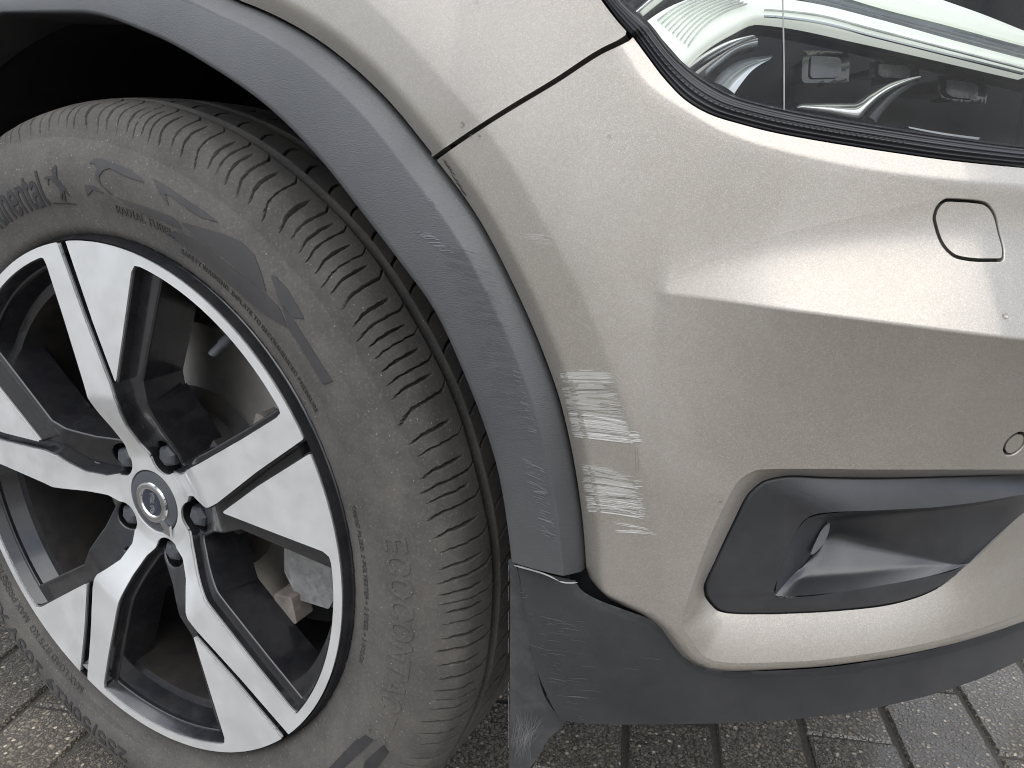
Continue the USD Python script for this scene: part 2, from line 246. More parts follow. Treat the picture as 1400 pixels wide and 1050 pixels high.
for it in range(4):
    for k in ('flare', 'crease', 'hl_low', 'skirt_top'):
        UV[k] = unproject(curve(PX[k], 50), D0 if k == 'skirt_top' else D)
    seam_uv = unproject(curve(PX['seam'], 40), D if it else D0)
    def make(fl, cr, hl, sk, lip=True):
        R_f = radius_of(fl); o = np.argsort(cr[:, 0]); cu = cr[o, 0]; cz = np.polyval(np.polyfit(cu, cr[o, 1], 3), cu)
        slope = (cz[-1] - cz[-8]) / (cu[-1] - cu[-8])
        u0 = cu[0]
        def Dn(u, z):
            u, z = np.asarray(u, float), np.asarray(z, float)
            r, phi = np.hypot(u, z - 0.345), np.arctan2(z - 0.345, u)
            e = R_f(phi) - r
            low = np.clip((phi + 0.35) / 0.25, 0, 1)
            d = D0(u, z) - math.tan(math.radians(11.0)) * srelu(e, 0.0012) * low + 0.003 * np.exp(-(np.minimum(e, 0) / 0.05) ** 2) * low
            d = d - 0.55 * srelu(R_out(phi) + 0.014 - r, 0.0010) * low
            zc = np.where(u < cu[-1], np.interp(u, cu, cz), cz[-1] + slope * (np.minimum(u, cu[-1] + 0.5) - cu[-1]))
            s = z - zc; A = np.clip((u - u0) / (cu[-10] - u0), 0, 1); W = 0.004 + 0.046 * A ** 0.8; Ka = np.clip(A / 0.42, 0, 1); K = (0.25 * np.clip(A / 0.05, 0, 1) + 0.33 * Ka * Ka * (3 - 2 * Ka)) * np.clip((1.5 - u) / 0.5, 0, 1)
            up = srelu(W - s, 0.010) - 0.5 * (W - s + np.sqrt((W - s) ** 2 + 0.010 ** 2)) * 0
            H = 0.5 * (W + np.sqrt(W * W + 0.0001))
            down = H * np.exp(-np.maximum(-s, 0) / 0.075)
            d = d + K * np.where(s > 0, up, down)
            near = (z > 0.58) & (u > 0.28) & ((u > seam_uv[-1, 0]) | (z < np.interp(u, seam_uv[:, 0], seam_uv[:, 1])))
            h = np.zeros_like(d)
            if np.any(near):
                h[near] = polydist(u[near], z[near], hl)
            d = d - 0.68 * srelu(h, 0.0015) * near
            nb = (z < 0.45) & (u > 0.42) & lip
            b = np.full(d.shape, 1.0)
            if np.any(nb):
                b[nb] = polydist(u[nb], z[nb], sk)
            d = d - (1.0 * srelu(0.0032 - b, 0.001) + 0.3 * srelu(-b, 0.0005)) * nb
            return d
        return Dn
    D = make(UV['flare'], UV['crease'], UV['hl_low'], UV['skirt_top']); D_fog = make(UV['flare'], UV['crease'], UV['hl_low'], UV['skirt_top'], False)
def at_px(px, off=0.0, surf=None):
    q = unproject(px, surf or D, off); return at(q[:, 0], q[:, 1], (surf or D)(q[:, 0], q[:, 1]) + off)

# ---------------------------------------------------------------- meshing of panels
def panel(poly, place, spacing, flange=0.006, rnd=0.001, fine=None, coarse=0.02, lines=()):
    """poly (in parameters) as a fine mesh laid by place(a, b, drop), its edges rounded and folded inwards by flange."""
    if rnd: poly = poly.buffer(-rnd)
    polys = [g for g in (poly.geoms if hasattr(poly, 'geoms') else [poly]) if g.area > 1e-7]
    out = []
    for pg in polys:
        rings = []
        for ring in [pg.exterior] + list(pg.interiors):
            n = max(8, int(ring.length / (spacing * 0.7)))
            q = np.array([ring.interpolate(t, normalized=True).coords[0] for t in np.linspace(0, 1, n, endpoint=False)])
            co = np.array(ring.coords)[:-1]
            keep = co[cKDTree(q).query(co)[0] > spacing * 0.25]
            if len(keep):
                s = [ring.project(Point(*c)) for c in keep]; sq = np.linspace(0, ring.length, n, endpoint=False)
                al = np.r_[sq, s]; q = np.vstack([q, keep])[np.argsort(al, kind='stable')]
            area = 0.5 * np.sum(q[:, 0] * np.roll(q[:, 1], -1) - np.roll(q[:, 0], -1) * q[:, 1])
            want = ring is pg.exterior
            rings.append(q if (area > 0) == want else q[::-1])
        x0, y0, x1, y1 = pg.bounds
        def grid(s):
            gx, gy = np.meshgrid(np.arange(x0, x1, s), np.arange(y0, y1, s * 0.866), indexing='ij')
            gx = gx + (np.arange(gx.shape[1]) % 2)[None] * s / 2
            return np.stack([gx.ravel(), gy.ravel()], -1)
        if fine is None:
            g = grid(spacing)
        else:
            a = grid(spacing); a = a[(a[:, 0] > fine[0]) & (a[:, 0] < fine[2]) & (a[:, 1] > fine[1]) & (a[:, 1] < fine[3])]
            b = grid(coarse); b = b[(b[:, 0] < fine[0] - .5 * coarse) | (b[:, 0] > fine[2] + .5 * coarse) | (b[:, 1] < fine[1] - .5 * coarse) | (b[:, 1] > fine[3] + .5 * coarse)]
            g = np.vstack([a, b])
        inner = pg.buffer(-spacing * 0.4); shapely.prepare(inner)
        g = g[shapely.contains_xy(inner, g[:, 0], g[:, 1])]
        for ln in lines:
            L = LineString(ln); n = int(L.length / (spacing * 0.5)); lp = np.array([L.interpolate(t, normalized=True).coords[0] for t in np.linspace(0, 1, max(n, 2))])
            lp = lp[shapely.contains_xy(inner, lp[:, 0], lp[:, 1])]
            if len(lp):
                g = g[cKDTree(lp).query(g)[0] > spacing * 0.45]; g = np.vstack([g, lp])
        shapely.prepare(pg)
        for _try in range(8):                          # split boundary edges until the triangulation holds every one of them
            pts = np.vstack(rings + [g]); tri = Delaunay(pts).simplices; N_ = len(pts)
            ed = np.sort(np.vstack([tri[:, [0, 1]], tri[:, [1, 2]], tri[:, [2, 0]]]), axis=1); have = set((ed[:, 0].astype(np.int64) * N_ + ed[:, 1]).tolist())
            k1, bad_any, new = 0, False, []
            for r_ in rings:
                n = len(r_); i_ = np.arange(k1, k1 + n); j_ = np.roll(i_, -1); k1 += n
                key = np.minimum(i_, j_).astype(np.int64) * N_ + np.maximum(i_, j_)
                bad = np.array([x not in have for x in key.tolist()]) & (np.linalg.norm(np.roll(r_, -1, 0) - r_, axis=1) > 2e-5)
                if bad.any():
                    bad_any = True; mid = (r_ + np.roll(r_, -1, 0)) / 2
                    r_ = np.insert(r_, np.where(bad)[0] + 1, mid[bad], axis=0)
                new.append(r_)
            rings = new
            if not bad_any: break
        if bad_any: pts = np.vstack(rings + [g]); tri = Delaunay(pts).simplices
        c = pts[tri].mean(1)
        tri = tri[shapely.contains_xy(pg, c[:, 0], c[:, 1])]
        a, b, c = pts[tri[:, 0]], pts[tri[:, 1]], pts[tri[:, 2]]
        cr = (b - a)[:, 0] * (c - a)[:, 1] - (b - a)[:, 1] * (c - a)[:, 0]
        tri[cr < 0] = tri[cr < 0][:, ::-1]; tri = tri[np.abs(cr) > 1e-12]
        V = place(pts[:, 0], pts[:, 1], 0.0); verts, faces, base = [V], [tri], len(V)
        k0 = 0
        for ring in rings:
            n = len(ring); idx = np.arange(k0, k0 + n); k0 += n
            p = V[idx]; e = 1e-4
            n3 = np.cross(place(ring[:, 0] + e, ring[:, 1], 0.0) - p, place(ring[:, 0], ring[:, 1] + e, 0.0) - p); n3 /= np.linalg.norm(n3, axis=1, keepdims=True) + 1e-20
            up = p - place(ring[:, 0], ring[:, 1], 1e-3); n3 *= np.sign((n3 * up).sum(1, keepdims=True))
            t = np.roll(p, -1, 0) - np.roll(p, 1, 0); t /= np.linalg.norm(t, axis=1, keepdims=True) + 1e-20
            flip = np.sign(((np.cross(place(ring[:, 0] + e, ring[:, 1], 0.0) - p, place(ring[:, 0], ring[:, 1] + e, 0.0) - p)) * up).sum(1, keepdims=True))
            o = np.cross(t, n3) * flip
            prev = idx
            steps = [(rnd * math.sin(x), rnd * (1 - math.cos(x))) for x in (0.5, 1.05, 1.5708)] if rnd else []
            steps.append((rnd, rnd + flange))
            for so, sd in steps:
                verts.append(p + o * so - n3 * sd); cur = np.arange(base, base + n); base += n
                nx = np.roll(np.arange(n), -1)
                faces.append(np.stack([prev, cur, cur[nx]], 1)); faces.append(np.stack([prev, cur[nx], prev[nx]], 1)); prev = cur
        v, f = np.vstack(verts), np.vstack(faces)
        # outward orientation
        s = tri[:: max(1, len(tri) // 50)]; fn = np.cross(V[s[:, 1]] - V[s[:, 0]], V[s[:, 2]] - V[s[:, 0]])
        cc = pts[s].mean(1); upv = place(cc[:, 0], cc[:, 1], 0.0) - place(cc[:, 0], cc[:, 1], 1e-3)
        if (fn * upv).sum() < 0: f = f[:, ::-1]
        out.append((v, f))
    return join(out)
def loft(rows, closed=False):
    """A sheet through rows of points."""
    R_ = np.array(rows); k, n = R_.shape[:2]; f = []
    i, j = np.meshgrid(np.arange(k - 1), np.arange(n if closed else n - 1), indexing='ij'); j2 = (j + 1) % n
    a, b, c, d = i * n + j, i * n + j2, (i + 1) * n + j2, (i + 1) * n + j
    f = np.vstack([np.stack([a, b, c], -1).reshape(-1, 3), np.stack([a, c, d], -1).reshape(-1, 3)])
    return R_.reshape(-1, 3), f
def revolve(prof, n=180, a0=0.0, a1=2 * math.pi, centre=(0, 0, 0.345)):
    """Profile of (r, y) turned about the wheel axis."""
    a = np.linspace(a0, a1, n + 1); rows = []
    for r, y in prof:
        rows.append(np.stack([r * np.cos(a), np.full_like(a, y), r * np.sin(a)], -1) + centre)
    return loft(rows)
def body(u, z, drop):
    return at(u, z, D(u, z) - drop)

# ---------------------------------------------------------------- ground
G = obj('ground', trimesh.creation.box((600, 600, 0.2), transform=trimesh.transformations.translation_matrix((0, 0, -0.112))), 'far_paving')
tag(G, kind='structure')
sand = obj('joint_sand', trimesh.creation.box((3.4, 3.2, 0.004), transform=trimesh.transformations.translation_matrix((0.2, 0.2, -0.0058))), 'joint_sand', G)
dl = np.array([math.cos(math.radians(-72)), math.sin(math.radians(-72))]); dn = np.array([dl[1] * -1, dl[0]])
o0 = np.array([0.653, 0.491])
def paver(c, ang, r):
    L, W, H = 0.205 / 2, 0.0985 / 2, 0.06
    b = 0.0032
    out = np.array([(-L, -W), (L, -W), (L, W), (-L, W)]) + r.uniform(-0.0012, 0.0012, (4, 2))
    inn = out * [(L - b) / L, (W - b) / W]
    z = r.uniform(-0.0015, 0.0015); tx, ty = r.uniform(-0.008, 0.008), r.uniform(-0.02, 0.02)
    V = np.vstack([np.c_[out, np.full(4, -H)], np.c_[out, np.full(4, -0.004)], np.c_[inn, np.zeros(4)]])
    V[4:, 2] += z + V[4:, 0] * tx * 0.5 + V[4:, 1] * ty * 0.5
    f = [(8, 9, 10), (8, 10, 11)]
    for k in (0, 4):
        for i in range(4):
            j = (i + 1) % 4; f += [(k + i, k + j, k + 4 + j), (k + i, k + 4 + j, k + 4 + i)]
    ca, sa = dl; Rr = np.array([[ca, -sa], [sa, ca]])
    V[:, :2] = V[:, :2] @ Rr.T + c
    return V, np.array(f)
for row in range(-14, 14):
    for col in range(-9, 9):
        c = o0 + dn * (0.105 * (row + 0.5)) + dl * (0.21 * (col + (0.5 if row % 2 else 0.0) + 0.18))
        if -0.85 < c[0] < 1.35 and -0.75 < c[1] < 1.15 and (np.hypot(c[0] - 0.35, c[1] - 0.25) < 1.05):
            obj('paver', paver(c, 0, rng), ['paver_a', 'paver_b', 'paver_c'][rng.integers(3)], G)

# ================================================================ THE CAR
car = holder('car'); tag(car, 'beige metallic car, front corner with scratched bumper, black arch trim and alloy wheel', 'car')
uv = {k: unproject(curve(v, 120), D_fog) for k, v in PX.items() if k not in ('trim_in', 'trim_out')}
FINE = (0.02, 0.12, 0.86, 0.93)
def arc_uv(a0, a1, r, n=60):
    a = np.linspace(a0, a1, n); rr = np.array([r(x) for x in a]); return np.stack([rr * np.cos(a), 0.345 + rr * np.sin(a)], -1)
r_body = lambda a: float(R_out(a)) + 0.0008
sx, sf = polar(uv['seam']); phi_seam = sf[0]
tr, tf = polar(UV['trim_out']); phi_end = tf.min()
hl = uv['hl_edge']; seam = uv['seam']
k_h = np.argmin(np.hypot(*(hl - seam[-1]).T))
seam_x = np.vstack([seam[0] + (seam[0] - seam[4]) / np.linalg.norm(seam[0] - seam[4]) * 0.02, seam[:-2], hl[k_h], seam[-1] + (seam[-1] - seam[-6]) / np.linalg.norm(seam[-1] - seam[-6]) * 0.04])
gap = LineString(seam_x).buffer(0.0005, cap_style=2)
arc = arc_uv(phi_seam, math.radians(205), r_body, 90)
top_z = 0.985
fender_poly = Polygon(np.vstack([arc, [(-1.1, 0.16), (-1.1, top_z), (hl[0][0], top_z)], hl[:k_h + 1], seam[::-1][2:]])).buffer(0)
fender_poly = fender_poly.difference(gap)
fender_poly = max(fender_poly.geoms, key=lambda g: g.area) if hasattr(fender_poly, 'geoms') else fender_poly
fender = obj('fender', panel(fender_poly, body, 0.003, fine=FINE, flange=0.012, rnd=0.0012, lines=[uv['flare'], np.array(LineString(uv['flare']).offset_curve(0.0015).coords), np.array(LineString(uv['flare']).offset_curve(-0.0015).coords)]), 'paint', car, smooth=50)

# bumper
UEND = 1.55
arc_b = arc_uv(phi_end - 0.030, phi_seam, r_body, 80)
skl = uv['skirt_top']
sk_end = [(UEND, 0.30), (UEND, float(hl[-1][1]) - 0.05)]
bump_poly = Polygon(np.vstack([arc_b, seam[1:-2], hl[k_h:], [(UEND, hl[-1][1] - 0.02)], [(UEND, skl[-1][1] + 0.06)], (skl - np.stack([np.interp(np.arange(120), [0, 3], [0.0, 0.002]), np.interp(np.arange(120), [0, 2], [0.006, 0.008])], -1))[::-1]])).buffer(0).difference(gap)
bump_poly = max(bump_poly.geoms, key=lambda g: g.area) if hasattr(bump_poly, 'geoms') else bump_poly
FOG = [((1500, 640), (1500, 643)), ((1400, 641), (1400, 648)), ((1300, 641), (1300, 651)), ((1200, 641), (1200, 653)), ((1130, 640), (1130, 652)), ((1080, 640), (1085, 650)), ((1040, 641), (1050, 655)), ((1012, 654), (1025, 672)), ((985, 700), (1000, 718)),
       ((965, 745), (978, 765)), ((949, 790), (962, 802)), ((938, 825), (963, 813)), ((931, 850), (971, 826)), ((944, 876), (983, 836)), ((963, 899), (998, 839)), ((985, 906), (1020, 840)), ((1010, 908), (1050, 840)), ((1100, 905), (1110, 838)), ((1200, 893), (1200, 830)), ((1260, 882), (1245, 820)),
       ((1310, 870), (1285, 803)), ((1400, 840), (1330, 765)), ((1480, 805), (1400, 700)), ((1560, 765), (1480, 646)), ((1580, 700), (1492, 645)), ((1550, 645), (1497, 644))]
def closed_curve(p, n):
    p = np.asarray(p, float); p = np.vstack([p, p[:1]]); return np.stack([np.linspace(0, len(p) - 1, n + 1)[:-1]], -1), PchipInterpolator(np.arange(len(p)), p)(np.linspace(0, len(p) - 1, n + 1)[:-1])
NF = 260
fo_px = closed_curve([a for a, b in FOG], NF)[1]; fi_px = closed_curve([b for a, b in FOG], NF)[1]
fo_uv, fi_uv = unproject(fo_px, D_fog), unproject(fi_px, D_fog, -0.013)
fog_hole = Polygon(fo_uv).buffer(0).buffer(-0.0011)
TOW = [(1277, 300), (1279, 289), (1285, 279), (1296, 273), (1320, 274), (1344, 277), (1354, 284), (1361, 297), (1366, 318), (1372, 342), (1372, 351), (1367, 356), (1340, 356), (1310, 352), (1297, 344), (1286, 329)]
tow_uv = unproject(closed_curve(TOW, 90)[1], D); tow = Polygon(tow_uv).buffer(0)
sens_c = unproject([(1388, 607)], D)[0]; sens = Point(*sens_c).buffer(0.0072, 24)
bump_poly = bump_poly.difference(unary_union([fog_hole, tow.buffer(0.0004), sens]))
bump_poly = max(bump_poly.geoms, key=lambda g: g.area) if hasattr(bump_poly, 'geoms') else bump_poly
def both(q, *ds):
    out = [q]
    for d_ in ds:
        g = LineString(q).offset_curve(d_)
        if not g.is_empty and g.geom_type == 'LineString': out.append(np.array(g.coords))
    return out
crq = uv['crease'][np.argsort(uv['crease'][:, 0])]; crq[:, 1] = np.polyval(np.polyfit(crq[:, 0], crq[:, 1], 3), crq[:, 0])
bm = panel(bump_poly, body, 0.0026, fine=FINE, flange=0.010, rnd=0.0007, lines=both(crq, 0.0012, -0.0012) + both(uv['flare'], 0.0015, -0.0015) + both(uv['skirt_top'], 0.0045, 0.0060) + both(uv['hl_low'], 0.0012, -0.0012))
rows = []
for t in np.linspace(0, 1, 9):
    q = fo_uv * (1 - t) + fi_uv * t; ease = t if t > 0.2 else t
    fo_d = D_fog(fo_uv[:, 0], fo_uv[:, 1]) - 0.0002; fi_d = D_fog(fi_uv[:, 0], fi_uv[:, 1]) - 0.013
    bulge = 0.0010 * math.sin(math.pi * t)
    rows.append(at(q[:, 0], q[:, 1], fo_d * (1 - t) + fi_d * t + bulge))
rim_loft = loft(rows, closed=True)
bumper = obj('bumper', join([bm, rim_loft]), 'paint', car, smooth=50)
obj('tow_eye_cover', panel(tow.buffer(-0.0004), body, 0.003, flange=0.006, rnd=0.0006), 'paint', bumper, smooth=50)
obj('parking_sensor', panel(Point(*sens_c).buffer(0.0061, 24), lambda u, z, d: body(u, z, d + 0.0004), 0.0015, flange=0.006, rnd=0.0004), 'paint', bumper, smooth=50)
def patch_px(pts, off, surf=D, n=None, rnd=0.0, spacing=0.003, flange=0.004, smooth=True):
    q = unproject(closed_curve(pts, n or 8 * len(pts))[1] if smooth else pts, surf, off)
    return panel(Polygon(q).buffer(0), lambda u, z, d: at(u, z, surf(u, z) + off - d), spacing, flange=flange, rnd=rnd)
sensor_well = panel(Point(*sens_c).buffer(0.009, 24), lambda u, z, d: body(u, z, d + 0.004), 0.003, flange=0.001, rnd=0)
tow_well = panel(tow.buffer(0.004), lambda u, z, d: body(u, z, d + 0.005), 0.006, flange=0.001, rnd=0)
obj('cover_recess', tow_well, 'black', bumper); obj('sensor_recess', sensor_well, 'black', bumper)

# fog lamp panel
OPEN = [(1480, 668, -.005), (1400, 676, -.005), (1340, 686, -.005), (1269, 694, -.005), (1190, 698, -.005), (1140, 700, -.006), (1115, 703, -.008), (1100, 711, -.011), (1088, 728, -.012), (1076, 757, -.012), (1063, 792, -.012), (1058, 808, -.012), (1059, 814, -.013), (1064, 817, -.013),
        (1080, 817, -.013), (1095, 816, -.013), (1110, 815, -.013), (1145, 810, -.013), (1236, 795, -.013), (1270, 788, -.013), (1300, 781, -.013), (1328, 767, -.0133), (1398, 702, -.0133), (1477, 650, -.0133), (1485, 655, -.011), (1485, 662, -.008)]
op = closed_curve(OPEN, NF)[1]; op_uv = unproject(op[:, :2], D_fog, op[:, 2])
rows = []
fi_d = D_fog(fi_uv[:, 0], fi_uv[:, 1]) - 0.0135; op_d = D_fog(op_uv[:, 0], op_uv[:, 1]) + op[:, 2]
for t in np.linspace(0, 1, 12):
    q = fi_uv * (1 - t) + op_uv * t; rows.append(at(q[:, 0], q[:, 1], fi_d * (1 - t) + op_d * t + 0.0006 * math.sin(math.pi * t)))
inner_edge = at(fi_uv[:, 0], fi_uv[:, 1], fi_d - 0.01)
def p3(px):
    px = np.asarray(px, float); return at_px(px[:, :2], px[:, 2], D_fog)
# the scoop: opening, wall, upper back wall, ridge, floor
NS = 60
T = curve([(1104, 709, -.011), (1120, 704, -.009), (1190, 698, -.006), (1269, 694, -.006), (1340, 686, -.006), (1400, 676, -.006), (1480, 668, -.006)], NS)
T2 = curve([(1134, 711, -.030), (1142, 709, -.032), (1200, 701, -.026), (1275, 697, -.020), (1345, 689, -.014), (1402, 679, -.010), (1481, 670, -.008)], NS)
Rg = curve([(1112, 760, -.036), (1136, 733, -.038), (1190, 745, -.032), (1260, 761, -.022), (1318, 772, -.0145), (1400, 701, -.0133), (1478, 652, -.0133)], NS)
Fl = curve([(1078, 792, -.022), (1100, 788, -.026), (1170, 782, -.024), (1250, 774, -.020), (1320, 771, -.0142), (1400, 702, -.0133), (1478, 651, -.0133)], NS)
Bt = curve([(1060, 814, -.013), (1075, 815, -.0135), (1145, 810, -.0135), (1236, 795, -.0135), (1323, 771, -.0135), (1399, 702, -.0133), (1477, 650, -.0133)], NS)
keys = [p3(x) for x in (T, T2, Rg, Fl, Bt)]
tt = np.linspace(0, 4, 33); ka = np.array(keys); sp = np.stack([np.interp(tt, np.arange(5), ka[:, i_, c_]) for i_ in range(NS) for c_ in range(3)], -1).reshape(33, NS, 3)
from scipy.ndimage import gaussian_filter1d
sp = np.concatenate([sp[:1], gaussian_filter1d(sp, 0.9, axis=0, mode='nearest')[1:-1], sp[-1:]])
scoop = loft(list(sp))
LW = curve([(1104, 709, -.011), (1090, 725, -.012), (1076, 757, -.012), (1063, 792, -.012), (1060, 814, -.013)], 33)
left_wall = loft([p3(LW), sp[:, 0]])
fog = obj('fog_lamp_panel', join([loft([inner_edge] + rows, closed=True), scoop, left_wall]), 'fogpanel', car, smooth=32, label='matte black fog lamp panel with hollow scoop')
obj('fog_lamp', patch_px([(1120, 726), (1128, 717), (1137, 711), (1136, 724), (1131, 738), (1122, 751), (1111, 760), (1105, 760)], -0.027, n=60, rnd=0.001, spacing=0.002, flange=0.012), 'fog_lens', fog, smooth=50)

# wheel arch trim
phi0_in, phi0_out = polar(UV['trim_in'])[1].min(), phi_end
NA = 150; s = np.linspace(0, 1, NA)
rows = []
prof = [(0.0, -0.060), (-0.001, -0.012), (0.0, -0.004), (0.03, -0.001), (0.10, 0.0), (0.35, 0.0006), (0.60, 0.0005), (0.76, 0.0), (0.785, -0.0003), (0.80, -0.0010), (0.85, -0.0034), (0.90, -0.0058), (0.96, -0.0087), (0.985, -0.0102), (1.0, -0.0128), (1.0, -0.03)]
for t, off in prof:
    a = (phi0_in * (1 - t) + phi0_out * t) * (1 - s) + math.radians(203) * s
    r = R_in(a) * (1 - t) + R_out(a) * t
    u, z = r * np.cos(a), 0.345 + r * np.sin(a)
    rows.append(at(u, z, D0(u, z) + off))
cap_row = np.array([r[0] for r in rows])
tmesh = loft(rows); end_cap = loft([cap_row, cap_row + [0, 0.03, 0]])
archtrim = obj('wheel_arch_trim', join([tmesh, end_cap]), 'trim', car, smooth=60, label='dark grey textured wheel arch trim with scuffs')

# lower skirt
SKB = [(1500, 864), (1400, 905), (1330, 936), (1250, 961), (1150, 981), (1050, 991), (950, 995), (850, 996), (768, 990), (755, 975), (742, 950), (730, 920), (722, 890), (715, 850), (709, 815), (705, 790), (701, 774), (704, 767), (745, 778), (788, 789)]
top = unproject(curve(PX['skirt_top'], 120), D0, -0.004)
bot = unproject(curve(SKB, 160), D0, -0.004)
top = top + [0.0, 0.0025]
skirt_poly = Polygon(np.vstack([top, [(UEND, 0.335), (UEND, 0.20)], bot])).buffer(0)
skirt_poly = max(skirt_poly.geoms, key=lambda g: g.area) if hasattr(skirt_poly, 'geoms') else skirt_poly
edge_line = np.array(top)
def Dsk(u, z):
    b = np.abs(polydist(u, z, edge_line))
    return D0(u, z) - 0.004 - 0.0032 * np.exp(-(b / 0.0032) ** 2)
def skirt_at(u, z, d): return at(u, z, Dsk(u, z) - d)
skirt = obj('lower_skirt', panel(skirt_poly, skirt_at, 0.0035, fine=FINE, flange=0.05, rnd=0.003), 'skirt', car, smooth=50, label='dark plastic lower skirt')
obj('gap_filler', patch_px([(748, 770), (800, 768), (826, 800), (880, 832), (884, 856), (800, 842), (750, 812)], -0.020, surf=D0, n=60, rnd=0.001, spacing=0.006, flange=0.004), 'black', car)  # black filler patch added to darken the open joint, no real bracket
FLAP = [(692, 768), (694, 763), (699, 762), (706, 770), (715, 800), (725, 850), (734, 900), (744, 945), (757, 968), (775, 988), (752, 1012), (738, 1036), (724, 1056), (712, 1086), (697, 1120), (694, 1050), (695, 900), (695, 800)]
obj('air_deflector', patch_px(FLAP, -0.0078, surf=D0, n=120, rnd=0.0012, spacing=0.004, flange=0.002), 'scuffed', car, smooth=45, label='thin scuffed black deflector flap ahead of the tyre')

# headlight
hlx = unproject(curve(PX['hl_edge'], 120), D0, -0.012); hin = unproject(curve(PX['hl_in'], 120), D0, -0.012)
lamp = holder('headlight', car)
def Dh(u, z): return D0(u, z)
rows = []
nn = 41
e_out = at(uv['hl_edge'][:, 0], uv['hl_edge'][:, 1], D(uv['hl_edge'][:, 0], uv['hl_edge'][:, 1]) - 0.003)
e_in = at(hin[:, 0], hin[:, 1], D0(hin[:, 0], hin[:, 1]) - 0.012)
nrm = np.stack([plan(hin[:, 0])[2], plan(hin[:, 0])[3], 0 * hin[:, 0]], -1)
for t in np.linspace(-0.06, 1.03, nn):
    gr = 0.0010 * (0.5 + 0.5 * math.cos(t * 2 * math.pi * 5.0)) + 0.003 * math.sin(math.pi * min(max(t, 0), 1))
    rows.append(e_out * (1 - t) + e_in * t + nrm * (gr - (0.004 if t < 0 else 0)))
obj('seal', loft(rows), 'seal', lamp, smooth=40)
# ribbed line along the seal
ribs = []
for t0 in np.linspace(0.30, 0.72, 130):
    i = t0 * 119; i = int(i); a = e_out[i] * 0.60 + e_in[i] * 0.40 + nrm[i] * 0.0042; b = e_out[i] * 0.48 + e_in[i] * 0.52 + nrm[i] * 0.0042
    tdir = e_in[i + 1] - e_in[i]; tdir /= np.linalg.norm(tdir); w = 0.00035
    ribs.append((np.array([a - tdir * w, a + tdir * w, b + tdir * w, b - tdir * w, (a + b) / 2 + nrm[i] * .0004]), np.array([(0, 1, 4), (1, 2, 4), (2, 3, 4), (3, 0, 4)])))
obj('seal_rib', join(ribs), 'bolt', lamp, kind='stuff')
lens_poly = Polygon(np.vstack([hin, [(hin[-1][0] + 0.40, hin[-1][1] - 0.03), (hin[-1][0] + 0.40, 0.99), (hin[0][0], 0.99)]])).buffer(0.001)
lens_poly = lens_poly.intersection(Polygon([(0, 0), (1.3, 0), (1.3, 0.965), (0, 0.965)]))
obj('lens', panel(lens_poly, lambda u, z, d: at(u, z, D0(u, z) - 0.0095 - d), 0.006, flange=0.0005, rnd=0), 'lens', lamp, smooth=True)
house = panel(lens_poly.buffer(0.02), lambda u, z, d: at(u, z, D0(u, z) - 0.105 - d), 0.02, flange=0.001, rnd=0)
hx = np.vstack([hin, [(hin[-1][0] + 0.2, hin[-1][1] - 0.015), (hin[-1][0] + 0.40, hin[-1][1] - 0.03), (hin[-1][0] + 0.40, 0.97)]])
wall = loft([at(hx[:, 0], hx[:, 1], D0(hx[:, 0], hx[:, 1]) - o_) for o_ in (0.012, 0.11)])
obj('housing', join([house, wall]), 'black', lamp, smooth=30)
def strip(name, material, a, b, oa, ob, crown=0.0, back=0.012, n=60, k=7, label=None):
    """A solid bar between two lines of the photograph, oa / ob behind the lens line."""
    A, B = curve(a, n), curve(b, n)
    oa = np.interp(np.linspace(0, 1, n), np.linspace(0, 1, np.size(oa)), np.ravel(oa)); ob = np.interp(np.linspace(0, 1, n), np.linspace(0, 1, np.size(ob)), np.ravel(ob))
    A3 = at_px(A, -oa, D0); B3 = at_px(B, -ob, D0)
    mid = (A3 + B3) / 2; nr = CAM * 0 + np.stack([0.35 + 0 * mid[:, 0], -0.93 + 0 * mid[:, 0], 0.1 + 0 * mid[:, 0]], -1)
    R_ = [A3 - nr * back] + [A3 * (1 - t) + B3 * t + nr * crown * math.sin(math.pi * t) for t in np.linspace(0, 1, k)] + [B3 - nr * back]
    return obj(name, loft(R_), material, lamp, smooth=35, label=label)
strip('light_guide', 'guide_glow_white', [(883, 30), (925, 5), (985, -12), (1040, -6), (1110, 4), (1200, 26), (1300, 54), (1400, 81), (1500, 108)], [(938, 91), (972, 60), (1005, 40), (1040, 25), (1071, 28), (1180, 50), (1290, 75), (1400, 101), (1500, 124)], [0.016, 0.022], [0.016, 0.030], crown=0.0012, label='pale light guide bar')
strip('chrome_fin', 'reflector', [(866, 16), (900, -14), (930, -40)], [(876, 26), (912, -2), (950, -28)], [0.014], [0.020], crown=0.003)
strip('chrome_fin', 'light_grey', [(857, 5), (888, -24)], [(865, 14), (898, -16)], [0.016], [0.024])
strip('light_bar_trim', 'light_grey', [(1085, -24), (1200, 8), (1300, 34), (1400, 61), (1500, 86)], [(1060, -8), (1110, 3), (1200, 25), (1300, 53), (1400, 80), (1500, 107)], [0.024], [0.026], crown=-0.004)
strip('light_guide', 'guide_glow_white', [(1180, -40), (1286, -1), (1345, 20), (1400, 42), (1500, 80)], [(1110, -20), (1200, 7), (1300, 33), (1400, 60), (1500, 85)], [0.020], [0.022], crown=0.001)
strip('reflector_fin', 'reflector', [(939, 92), (965, 72), (1000, 55), (1030, 48)], [(946, 97), (975, 78), (1008, 61), (1034, 51)], [0.022], [0.024], crown=0.001)
strip('reflector_fin', 'reflector', [(950, 99), (980, 78), (1012, 60), (1036, 52)], [(962, 108), (985, 88), (1012, 70), (1035, 64)], [0.026], [0.03], crown=0.001)
